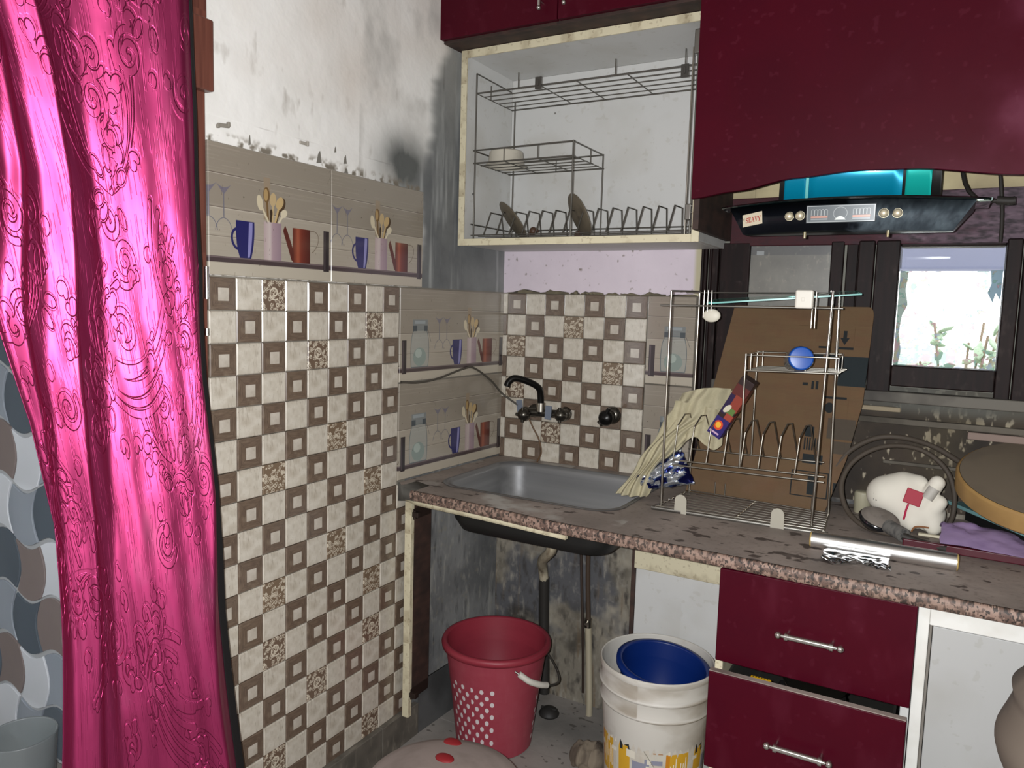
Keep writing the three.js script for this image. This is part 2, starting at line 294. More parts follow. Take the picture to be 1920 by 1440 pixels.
// ------------------------------------------------------------------ checked wall tiles
const S = 0.075;
const creamCells = [0, 1, 2, 3].map((q) => tex(128, 128, (u, v) => {
  const n = fbm(u * 4 + q * 13, v * 4 + q * 7, 5), st = fbm(u * 18 + q * 5, v * 3 + q, 3), f = fbm(u * 30 + q * 3, v * 30, 3), e = Math.min(u, v, 1 - u, 1 - v);
  let c = mix3([206, 199, 186], [178, 168, 152], clamp((n - 0.3) * 1.5)); c = mix3(c, [140, 128, 112], clamp((st - 0.62) * 2.2)); c = mix3(c, [92, 82, 70], f > 0.83 ? 0.5 : 0);
  return c;
}, { clamp: true }));
const brownCells = [0, 1, 2].map((q) => tex(128, 128, (u, v) => {
  const inner = Math.max(Math.abs(u - 0.52), Math.abs(v - 0.48)) < 0.20, n = fbm(u * 5 + q * 9, v * 5 + q * 3, 4);
  if (inner) return mix3([198, 190, 178], [168, 158, 144], clamp((n - 0.3) * 1.5));
  const hz = Math.abs(v - 0.5) > Math.abs(u - 0.5), g = hz ? fbm(u * 5 + q * 4, v * 46, 3) : fbm(u * 46, v * 5 + q * 4, 3), d = Math.abs(Math.abs(u - 0.5) - Math.abs(v - 0.5)) < 0.012;
  return mix3(mix3([126, 108, 92], [88, 73, 62], clamp(g * 1.1 + (d ? 0.3 : 0))), [150, 138, 120], clamp((n - 0.60) * 1.4));
}, { clamp: true }));
const scrollCells = [0, 1].map((q) => cv(192, 192, (g, w) => {
  let sd = 11 + q * 77; const r = () => (sd = (sd * 16807) % 2147483647) / 2147483647;
  g.fillStyle = q ? '#6d5a4b' : '#75624f'; g.fillRect(0, 0, w, w); g.strokeStyle = '#c9beab'; g.lineCap = 'round';
  for (let k = 0; k < 70; k++) { const x = r() * w, y = r() * w, R = 6 + r() * 10, a0 = r() * 6.28; g.lineWidth = 3 + r() * 2.5; g.beginPath();
    for (let t = 0; t <= 20; t++) { const a = a0 + t * 0.34, rad = R * (1 - t / 26); const px = x + Math.cos(a) * rad, py = y + Math.sin(a) * rad; t ? g.lineTo(px, py) : g.moveTo(px, py); } g.stroke(); }
  if (q) { g.lineWidth = 9; g.strokeStyle = '#d2c7b4'; g.beginPath(); for (let t = 0; t <= 30; t++) { const a = 1 + t * 0.26, rad = 46 * (1 - t / 40), px = 100 + Math.cos(a) * rad, py = 80 + Math.sin(a) * rad; t ? g.lineTo(px, py) : g.moveTo(px, py); } g.stroke(); }
}));
const glaze = (map) => phys(0xffffff, 0.3, 0, { map, clearcoat: 0.7, clearcoatRoughness: 0.12 });
const mCream = creamCells.map(glaze), mBrown = brownCells.map(glaze), mScroll = scrollCells.map(glaze);
const cellGeo = tileGeo(S - 0.0016, S - 0.0016, 0.008, 0.0022);
const scrollsL = new Set(['2,0', '7,1', '4,2', '5,5', '2,6', '7,7', '5,9', '2,10', '7,11', '2,12', '7,13', '4,14', '2,16', '7,17']);
const scrollsB = new Set(['3,1', '0,2', '5,3', '0,4', '2,6']);
const cellMat = (i, j, set) => set.has(`${i},${j}`) ? mScroll[(i + j * 3) % 4 < 2 ? 0 : 1] : (i + j) % 2 === 0 ? mBrown[(i * 7 + j * 5) % 3] : mCream[(i * 5 + j * 11) % 4];
for (let j = 0; j < 18; j++) for (let i = 0; i < 10; i++) {
  if (i === 9 && j < 8) continue;
  const y0 = 1.45 - (j + 1) * S, hh = j === 17 ? 0.07 : S;
  const o = part(wallLeft, 'tile', j === 17 ? tileGeo(S - 0.0016, hh - 0.0016, 0.008, 0.0022, 0, 0.07, 1, 1) : cellGeo, cellMat(i, j, scrollsL));
  o.position.set(0.0005, 1.45 - j * S - hh / 2, -(i + 0.5) * S); o.rotation.y = Math.PI / 2 + rr(-0.004, 0.004); o.rotation.x = rr(-0.004, 0.004);
}
for (let j = 0; j < 8; j++) for (let i = -1; i < 7; i++) {
  const w = i < 0 ? 0.022 : S;
  const o = part(wallBack, 'tile', i < 0 ? tileGeo(w - 0.0016, S - 0.0016, 0.008, 0.002, 0.7, 0, 1, 1) : cellGeo, cellMat(i + 2, j, i < 0 ? new Set() : new Set([...scrollsB].map((k) => { const [a, b] = k.split(',').map(Number); return `${a + 2},${b}`; }))));
  o.position.set(0.0537 + i * S + (i < 0 ? S - w / 2 : S / 2), 1.45 - (j + 0.5) * S, -1.2495); o.rotation.y = rr(-0.004, 0.004); o.rotation.x = rr(-0.004, 0.004);
}
// printed shelf tiles
const shelfArt = cv(1280, 640, (g, W, H) => {
  let sd = 4242; const r = () => (sd = (sd * 16807) % 2147483647) / 2147483647;
  g.fillStyle = '#8d8477'; g.fillRect(0, 0, W, H); g.fillStyle = '#a1988a'; g.fillRect(0, H * 0.48, W, H * 0.52);
  for (let k = 0; k < 260; k++) { g.fillStyle = rgb(r() < 0.5 ? [204, 196, 180] : [140, 128, 112], 0.05 + r() * 0.06); const y = r() * H; g.fillRect(r() * W, y, 60 + r() * 400, 1 + r() * 7); }
  for (const [y, a] of [[0.225, 1], [0.48, 1], [0.70, 0.6]]) { g.fillStyle = rgb([92, 82, 72], 0.75 * a); g.fillRect(0, y * H, W, 4); g.fillStyle = rgb([222, 214, 200], 0.5 * a); g.fillRect(0, y * H + 4, W, 3); }
  g.fillStyle = '#b3aa9a'; g.fillRect(0, H * 0.905, W, H * 0.095);
  const X = (u) => u * W, Yy = (v) => v * H;
  // shelf rail and end posts
  g.fillStyle = '#46393a'; g.fillRect(0, Yy(0.855), W, Yy(0.045)); g.fillStyle = '#6e5f60'; g.fillRect(0, Yy(0.857), W, 6);
  for (const u of [0.018, 0.952]) { g.fillStyle = '#2c2527'; g.fillRect(X(u), Yy(0.555), X(0.036), Yy(0.36)); g.fillStyle = '#4e4346'; g.fillRect(X(u) + 6, Yy(0.565), 10, Yy(0.34)); }
  // storage jar
  g.fillStyle = rgb([150, 158, 156], 0.5); g.beginPath(); g.moveTo(X(0.115), Yy(0.45)); g.bezierCurveTo(X(0.08), Yy(0.52), X(0.09), Yy(0.8), X(0.095), Yy(0.85)); g.lineTo(X(0.235), Yy(0.85)); g.bezierCurveTo(X(0.245), Yy(0.8), X(0.25), Yy(0.52), X(0.22), Yy(0.45)); g.closePath(); g.fill();
  g.strokeStyle = '#5e686c'; g.lineWidth = 5; g.stroke();
  g.fillStyle = rgb([110, 120, 124], 0.7); g.fillRect(X(0.105), Yy(0.335), X(0.125), Yy(0.11)); g.fillStyle = '#434b50'; g.fillRect(X(0.105), Yy(0.40), X(0.035), Yy(0.06)); g.fillRect(X(0.2), Yy(0.40), X(0.03), Yy(0.06)); g.fillStyle = rgb([150, 158, 160], 0.8); g.fillRect(X(0.12), Yy(0.345), X(0.09), Yy(0.035));
  g.fillStyle = rgb([128, 144, 138], 0.8); g.beginPath(); g.ellipse(X(0.165), Yy(0.74), X(0.055), Yy(0.10), 0, 0, 6.3); g.fill(); g.fillStyle = rgb([176, 186, 178], 0.7); g.beginPath(); g.ellipse(X(0.155), Yy(0.70), X(0.028), Yy(0.05), 0, 0, 6.3); g.fill();
  g.strokeStyle = '#555'; g.lineWidth = 3; g.beginPath(); g.moveTo(X(0.235), Yy(0.45)); g.lineTo(X(0.262), Yy(0.58)); g.stroke();
  // upside-down stemmed glasses
  for (const u of [0.335, 0.405]) { g.strokeStyle = '#6c6a72'; g.fillStyle = rgb([108, 104, 118], 0.85); g.lineWidth = 6; g.beginPath(); g.moveTo(X(u - 0.036), Yy(0.30)); g.quadraticCurveTo(X(u), Yy(0.36), X(u + 0.036), Yy(0.30)); g.lineTo(X(u), Yy(0.385)); g.closePath(); g.fill(); g.beginPath(); g.moveTo(X(u), Yy(0.36)); g.lineTo(X(u), Yy(0.555)); g.stroke(); g.lineWidth = 4; g.beginPath(); g.moveTo(X(u - 0.04), Yy(0.66)); g.quadraticCurveTo(X(u - 0.032), Yy(0.57), X(u), Yy(0.56)); g.quadraticCurveTo(X(u + 0.032), Yy(0.57), X(u + 0.04), Yy(0.66)); g.stroke(); }
  // blue mug
  g.fillStyle = '#24235a'; g.beginPath(); g.moveTo(X(0.462), Yy(0.565)); g.lineTo(X(0.555), Yy(0.565)); g.bezierCurveTo(X(0.558), Yy(0.7), X(0.548), Yy(0.8), X(0.538), Yy(0.855)); g.lineTo(X(0.482), Yy(0.855)); g.bezierCurveTo(X(0.468), Yy(0.8), X(0.46), Yy(0.7), X(0.462), Yy(0.565)); g.fill();
  g.strokeStyle = '#24235a'; g.lineWidth = 13; g.beginPath(); g.moveTo(X(0.468), Yy(0.63)); g.bezierCurveTo(X(0.43), Yy(0.64), X(0.435), Yy(0.78), X(0.478), Yy(0.79)); g.stroke();
  g.fillStyle = rgb([150, 148, 196], 0.85); g.beginPath(); g.moveTo(X(0.528), Yy(0.57)); g.lineTo(X(0.546), Yy(0.57)); g.bezierCurveTo(X(0.546), Yy(0.7), X(0.538), Yy(0.8), X(0.53), Yy(0.85)); g.lineTo(X(0.52), Yy(0.85)); g.closePath(); g.fill();
  // crock of wooden spoons
  const spoon = (x0, y0, x1, y1, rx, ry, c, a) => { g.strokeStyle = c; g.lineWidth = 13; g.beginPath(); g.moveTo(X(x0), Yy(y0)); g.lineTo(X(x1), Yy(y1)); g.stroke(); g.fillStyle = c; g.beginPath(); g.ellipse(X(x1), Yy(y1), rx, ry, a, 0, 6.3); g.fill(); };
  g.lineCap = 'round'; g.fillStyle = '#93836f'; g.fillRect(X(0.605), Yy(0.19), X(0.035), Yy(0.34));
  spoon(0.63, 0.58, 0.62, 0.33, 22, 40, '#6f5636', 0); g.fillStyle = '#a88c60'; g.beginPath(); g.ellipse(X(0.617), Yy(0.33), 14, 32, 0, 0, 6.3); g.fill();
  spoon(0.64, 0.58, 0.585, 0.40, 20, 40, '#c9bda2', -0.2); spoon(0.65, 0.58, 0.655, 0.36, 22, 36, '#b9a27a', 0.1); spoon(0.66, 0.60, 0.70, 0.39, 28, 40, '#4a3826', 0.5); spoon(0.657, 0.60, 0.692, 0.38, 24, 36, '#bda273', 0.5); spoon(0.665, 0.6, 0.715, 0.46, 20, 26, '#cfc4aa', 0.9); spoon(0.64, 0.6, 0.645, 0.47, 9, 20, '#3a2d20', 0);
  const cg = g.createLinearGradient(X(0.605), 0, X(0.70), 0); cg.addColorStop(0, '#ae9a9a'); cg.addColorStop(0.35, '#c2b4b0'); cg.addColorStop(0.5, '#a28b92'); cg.addColorStop(1, '#8d7882'); g.fillStyle = cg; g.fillRect(X(0.605), Yy(0.545), X(0.095), Yy(0.31));
  // copper watering can
  const wg = g.createLinearGradient(X(0.765), 0, X(0.868), 0); wg.addColorStop(0, '#5a2419'); wg.addColorStop(0.3, '#9a5038'); wg.addColorStop(0.5, '#6e2c1f'); wg.addColorStop(1, '#46160f'); g.fillStyle = wg; g.fillRect(X(0.765), Yy(0.565), X(0.103), Yy(0.29));
  g.fillStyle = '#54211a'; g.beginPath(); g.moveTo(X(0.71), Yy(0.60)); g.lineTo(X(0.722), Yy(0.555)); g.lineTo(X(0.735), Yy(0.60)); g.lineTo(X(0.77), Yy(0.76)); g.lineTo(X(0.77), Yy(0.85)); g.lineTo(X(0.758), Yy(0.84)); g.closePath(); g.fill();
  g.strokeStyle = '#6a5a4c'; g.lineWidth = 4; g.beginPath(); g.moveTo(X(0.870), Yy(0.575)); g.bezierCurveTo(X(0.94), Yy(0.55), X(0.93), Yy(0.70), X(0.88), Yy(0.76)); g.stroke();
  // dirt marks
  for (let k = 0; k < 70; k++) { g.strokeStyle = rgb([60, 50, 40], 0.25 + r() * 0.4); g.lineWidth = 1 + r() * 2.5; const x = r() * W, y = r() * H; g.beginPath(); g.moveTo(x, y); g.lineTo(x + (r() - 0.5) * 14, y + r() * 22); g.stroke(); }
});
const mArt = glaze(shelfArt);
const artTile = (parent, w, h, u0, u1, x, y, z, turn) => { const o = part(parent, 'tile', tileGeo(w - 0.002, h - 0.002, 0.008, 0.0015, u0, 0, u1, 1), mArt, 'tile printed with kitchen ware on a shelf'); o.position.set(x, y, z); o.rotation.y = turn; return o; };
artTile(wallLeft, 0.3835, 0.291, 0.333, 1, 0.0005, 1.453 + 0.1455, -0.19175, Math.PI / 2);
artTile(wallLeft, 0.4035, 0.291, 0.298, 1, 0.0005, 1.453 + 0.1455, -0.3835 - 0.20175, Math.PI / 2);
{ const th = Math.atan2(0.575, 0.03), L = Math.hypot(0.575, 0.03) - 0.006, m = [0.015, -0.9625], n = [Math.sin(th) * 0.0006, Math.cos(th) * 0.0006];
  artTile(wallLeft, L, 0.286, 0, 1, m[0] + n[0], 1.45 - 0.143, m[1] + n[1], th); artTile(wallLeft, L, 0.300, 0, 1, m[0] + n[0], 1.162 - 0.150, m[1] + n[1], th); }
artTile(wallBack, 0.160, 0.286, 0, 0.283, 0.5805 + 0.08, 1.45 - 0.143, -1.2495, 0); artTile(wallBack, 0.160, 0.300, 0, 0.283, 0.5805 + 0.08, 1.162 - 0.15, -1.2495, 0);

// skirting along the left wall
const skirtTex = tex(256, 128, (u, v) => { const n = fbm(u * 8, v * 5, 5), s = fbm(u * 30, v * 5, 3); return mix3(mix3([118, 112, 102], [78, 74, 68], n), [150, 142, 128], clamp((s - 0.6) * 2)); }, { repeat: [1 / 0.4, 1 / 0.2] });
const skirtM = mat(0xffffff, 0.6, 0, { map: skirtTex });
const base = struct('baseboard_left', null, null, 'dusty grey skirting tiles along the checked wall', 'skirting');
for (const [a, b] of [[0.02, -0.30], [-0.302, -0.60], [-0.602, -0.785]]) part(base, 'skirting_tile', planar(rbox(0.0, 0.024, 0, 0.106, b, a, 0.003)), skirtM);
part(base, 'skirting_tile', planar(merge(loft([[[0.005, 0, -0.787], [0.022, 0, -0.787], [0.016, 0.165, -0.787], [0.005, 0.165, -0.787]], [[0.03, 0, -1.25], [0.047, 0, -1.25], [0.041, 0.165, -1.25], [0.03, 0.165, -1.25]]]))), mat(0xffffff, 0.8, 0, { map: mottled([92, 92, 92], [62, 62, 62], 1, 6) }));

// dirty mortar left along the top of the tiles under the dish cabinet
{ const mm = mat(0xffffff, 0.95, 0, { map: mottled([120, 112, 92], [66, 62, 52], 1.2, 9) }); let x = 0.05; let k = 0;
  while (x < 0.735) { const w = rr(0.025, 0.16), x1 = Math.min(0.738, x + w), rings = []; for (let i = 0; i <= 6; i++) { const t = i / 6, h = (0.003 + 0.014 * vn(x * 40 + i * 2.3, 3.1)) * (0.35 + 0.65 * Math.sin(Math.PI * t)), xx = lerp(x, x1, t); rings.push([[xx, 1.4505, -1.2495], [xx, 1.4505, -1.2410], [xx, 1.4505 + h * 0.6, -1.2425], [xx, 1.4505 + h, -1.2480], [xx, 1.4505 + h, -1.2495]]); }
    part(wallBack, 'mortar_lump', planar(loft(rings)), mm); x = x1 + rr(0.0, 0.012); k++; } }
// fixings and stuck scraps on the white plaster
{ const bits = thing('wall_plug', 'grey plastic wall plug stuck in the white plaster near the curtain', 'wall plug', [0.003, 1.782, -0.045], Math.PI / 2);
  part(bits, 'sleeve', merge(rbox(-0.016, 0.016, -0.005, 0.004, 0, 0.006, 0.002), rbox(-0.018, -0.012, -0.007, 0.001, 0, 0.007, 0.001), rbox(0.011, 0.017, -0.002, 0.008, 0, 0.007, 0.001)), mat(0x8c867c, 0.6)); bits.rotation.z = 0.12; }
{ const bits = thing('wall_plug', 'small grey wall plug stuck in the plaster above the second printed tile', 'wall plug', [0.003, 1.792, -0.289], Math.PI / 2);
  part(bits, 'sleeve', merge(rbox(-0.015, 0.015, -0.005, 0.003, 0, 0.005, 0.002), rbox(0.008, 0.014, -0.006, 0.006, 0, 0.006, 0.001)), mat(0xa49e94, 0.6)); }
[[1.768, -0.346, 0.009, 0.016], [1.779, -0.443, 0.006, 0.012], [1.766, -0.122, 0.003, 0.012], [1.798, -0.405, 0.003, 0.008], [1.750, -0.447, 0.008, 0.007]].forEach(([y, z, w, h], i) => {
  const s = new THREE.Shape(); s.moveTo(-w, -h); s.lineTo(w * 0.9, -h * 0.8); s.lineTo(w * 0.3, h); s.lineTo(-w * 0.4, h * 0.4); s.closePath();
  const o = part(wallLeft, 'plaster_chip', new THREE.ExtrudeGeometry(s, { depth: 0.002, bevelEnabled: false }), mat(0x77736b, 0.9)); o.position.set(0.0003, y, z); o.rotation.y = Math.PI / 2; });

// ------------------------------------------------------------------ window
const win = struct('window_1', null, null, 'dark stained wooden kitchen window with a grey pane and a bright pane', 'window');
const wb = (n, a, b, c, d, e, f, m = darkWood) => part(win, n, planar(rbox(a, b, c, d, e, f, 0.004)), m);
for (const [a, b, d] of [[0.748, 0.757, 0.012], [0.760, 0.770, 0.02], [0.772, 0.782, 0.01], [0.785, 0.806, 0.024]]) wb('jamb', a, b, 0.90, 1.615, -1.249, -1.249 + d);
wb('stile', 0.808, 0.898, 1.18, 1.615, -1.249, -1.234); wb('stile', 1.125, 1.160, 1.18, 1.615, -1.249, -1.232); wb('stile', 1.166, 1.196, 1.18, 1.615, -1.249, -1.242);
wb('stile', 1.198, 1.240, 1.18, 1.615, -1.249, -1.222); wb('stile', 1.243, 1.303, 1.18, 1.615, -1.275, -1.226); wb('stile', 1.550, 1.585, 1.18, 1.615, -1.29, -1.226); wb('stile', 1.588, 1.70, 1.18, 1.615, -1.249, -1.222);
wb('rail', 1.303, 1.550, 1.212, 1.270, -1.31, -1.228); wb('rail', 0.898, 1.125, 1.18, 1.26, -1.249, -1.232); wb('rail', 1.303, 1.550, 1.598, 1.625, -1.30, -1.24);
wb('sill', 0.808, 2.0, 1.168, 1.198, -1.249, -1.205, mat(0xffffff, 0.75, 0, { map: mottled([112, 108, 100], [66, 62, 58], 1, 7) }));
const paneGrey = tex(256, 256, (u, v) => { const n = fbm(u * 7, v * 7, 5), s = fbm(u * 30, v * 30, 3); let c = mix3([136, 134, 126], [108, 106, 102], n); if (v > 0.92) c = mix3(c, [92, 92, 94], 0.7); return mix3(c, [166, 160, 146], clamp((s - 0.66) * 2)); }, { clamp: true });
{ const g = tileGeo(0.227, 0.345, 0.005, 0.0005); const o = part(win, 'pane', g, phys(0xffffff, 0.35, 0, { map: paneGrey, clearcoat: 1, clearcoatRoughness: 0.04 }), 'dusty grey glass pane'); o.position.set(1.0115, 1.4325, -1.2485); }
{ const o = part(win, 'pane', box(1.304, 1.549, 1.262, 1.60, -1.273, -1.270), phys(0xffffff, 0.02, 0, { transmission: 1, thickness: 0, ior: 1.45 }), 'clear glass pane'); }
wb('sticker', 0.915, 0.937, 1.578, 1.590, -1.2432, -1.2426, mat(0x9a9d9e, 0.6));
// loose film torn along both sides of the bright pane
{ const film = (pts, c) => { const s = new THREE.Shape(pts.map((p) => new THREE.Vector2(...p))); const o = part(win, 'torn_film', new THREE.ExtrudeGeometry(s, { depth: 0.0006, bevelEnabled: false }), phys(c, 0.7, 0, { transmission: 0.5, thickness: 0 })); o.position.z = -1.2695; };
  film([[1.305, 1.535], [1.326, 1.53], [1.322, 1.48], [1.330, 1.44], [1.318, 1.41], [1.313, 1.36], [1.322, 1.31], [1.316, 1.268], [1.305, 1.268]], 0xb9c7c0); film([[1.548, 1.537], [1.520, 1.535], [1.524, 1.50], [1.517, 1.475], [1.53, 1.45], [1.536, 1.475], [1.548, 1.455]], 0xa9c0cc); }
{ // grimy speckled film left on the lower half of the clear pane
  const sp = (u, v) => { const n = fbm(u * 26, v * 30, 4), m = fbm(u * 7 + 3, v * 7, 3); return sm(0.56, 0.62, n + 0.34 * sm(0.42, 0.0, v) + 0.20 * sm(0.35, 0.0, u) - 0.12 + (m - 0.5) * 0.5); };
  const al = tex(256, 320, (u, v) => { const a = sp(u, v) * 200; return [a, a, a]; }, { linear: true, clamp: true }), co = tex(128, 128, (u, v) => { const h = fbm(u * 12, v * 12, 2), k = fbm(u * 9 + 20, v * 9, 2); return h > 0.55 ? [150, 190, 176] : k > 0.55 ? [204, 168, 176] : k < 0.42 ? [170, 182, 208] : [196, 188, 164]; }, { clamp: true });
  const g = new THREE.PlaneGeometry(0.244, 0.27); const o = part(win, 'speckled_film', g, phys(0xffffff, 0.8, 0, { map: co, alphaMap: al, transparent: true, transmission: 0.2, thickness: 0, side: THREE.DoubleSide }), 'torn speckled film on the glass'); o.position.set(1.4265, 1.398, -1.2685); }
// things outside the window
solo('lintel', planar(rbox(0.8, 2.4, 1.558, 1.9, -1.75, -1.62, 0.01)), mat(0xaab2d8, 0.8), 'blue grey concrete band seen through the top of the bright window', 'lintel');
const yard = struct('ground_outside', merge(box(-3, 6, -0.3, -0.02, -9, -1.45), box(-6, 6, -0.3, -0.13, 3.8, 9), box(-6, -0.2, -0.3, -0.13, 1.61, 3.8)), mat(0xa8a498, 0.9), 'pale ground outside the window', 'ground');
{ const sh = thing('shrub', 'pale leafy shrub outside the bright window pane', 'shrub', [1.52, -0.02, -3.4]);
  const stems = [], leaves = []; const leaf = new THREE.SphereGeometry(1, 5, 4); leaf.scale(0.028, 0.010, 0.045);
  for (let k = 0; k < 16; k++) { const a = rr(0, 6.28), h = rr(1.05, 1.42), r = rr(0.05, 0.32), tip = [Math.cos(a) * r * 1.2, h, Math.sin(a) * r]; stems.push(tube([[0, 0, 0], [tip[0] * 0.3, h * 0.5, tip[2] * 0.3], tip], 0.006, 8, 4));
    for (let m = 0; m < 16; m++) { const t = rr(0.55, 1), g = leaf.clone(); g.rotateX(rr(-1, 1)); g.rotateY(rr(0, 6.28)); g.rotateZ(rr(-0.8, 0.8)); leaves.push(at(g, tip[0] * t + rr(-0.06, 0.06), h * t + rr(-0.04, 0.04), tip[2] * t + rr(-0.05, 0.05))); } }
  part(sh, 'stems', merge(stems), mat(0x8a7a68, 0.8)); const lv = part(sh, 'leaves', merge(leaves), mat(0x9fb49a, 0.7)); lv.userData.kind = 'stuff'; }

// stone ledges left in the grimy wall below the window
{ const lg = (a, b, c, d, e, m) => part(wallBack, 'ledge', planar(rbox(a, b, c, d, -1.2495, -1.2495 + e, 0.003)), m); const grey = mat(0xffffff, 0.85, 0, { map: mottled([104, 98, 88], [62, 57, 50], 1, 7) }); lg(1.20, 2.3, 1.105, 1.122, 0.020, grey); lg(1.222, 1.335, 1.138, 1.152, 0.012, mat(0x9c8f78, 0.8)); lg(1.50, 1.80, 1.082, 1.102, 0.018, mat(0x8f7d74, 0.8)); lg(1.30, 1.50, 0.99, 1.0, 0.010, grey); }

// sooty laminate board above the window, behind the hood
const sootyTex = tex(512, 256, (u, v) => { const n = fbm(u * 18, v * 8, 5), s = fbm(u * 90, v * 22, 3), r = sm(0.12, 0.42, u + (n - 0.5) * 0.2); let c = mix3([62, 10, 22], [98, 80, 92], r); c = mix3(c, [26, 20, 24], clamp((s - 0.42) * 2.2) * (0.35 + 0.5 * r)); return mix3(c, [134, 112, 124], clamp((fbm(u * 60 + 9, v * 14, 3) - 0.6) * 2.2) * r); }, { repeat: [1, 1], clamp: true });
{ const g = tileGeo(1.65, 0.142, 0.014, 0.002); g.translate(0.835 + 0.825, 1.676, -1.249); solo('sooty_board', g, mat(0xffffff, 0.7, 0, { map: sootyTex }), 'soot streaked dark red board fixed above the window behind the hood', 'board'); }

// ------------------------------------------------------------------ door frame
const door = struct('door_1', null, null, 'brown varnished door frame beside the pink curtain', 'door frame');
part(door, 'jamb', planar(rbox(-0.15, 0.012, 0, 2.12, 0.006, 0.05, 0.003)), frameWood); part(door, 'jamb', planar(rbox(-0.15, 0.02, 0, 2.12, 0.83, 0.87, 0.003)), frameWood); part(door, 'head', planar(rbox(-0.15, 0.02, 2.08, 2.12, 0.05, 0.83, 0.003)), frameWood);
part(door, 'block', planar(rbox(0.0, 0.034, 1.838, 1.985, 0.0, 0.055, 0.004)), frameWood, 'short brown wooden block'); part(door, 'block', planar(rbox(0.0, 0.026, 1.985, 2.12, 0.010, 0.055, 0.004)), frameWood);
part(door, 'bright_sliver', merge(rod([0.016, 1.40, 0.012], [0.016, 1.47, 0.012], 0.006), rod([0.016, 1.32, 0.012], [0.016, 1.335, 0.012], 0.006)), brightSteel, 'short bright steel rods');  // short steel rods drawn for the white slivers beside the jamb
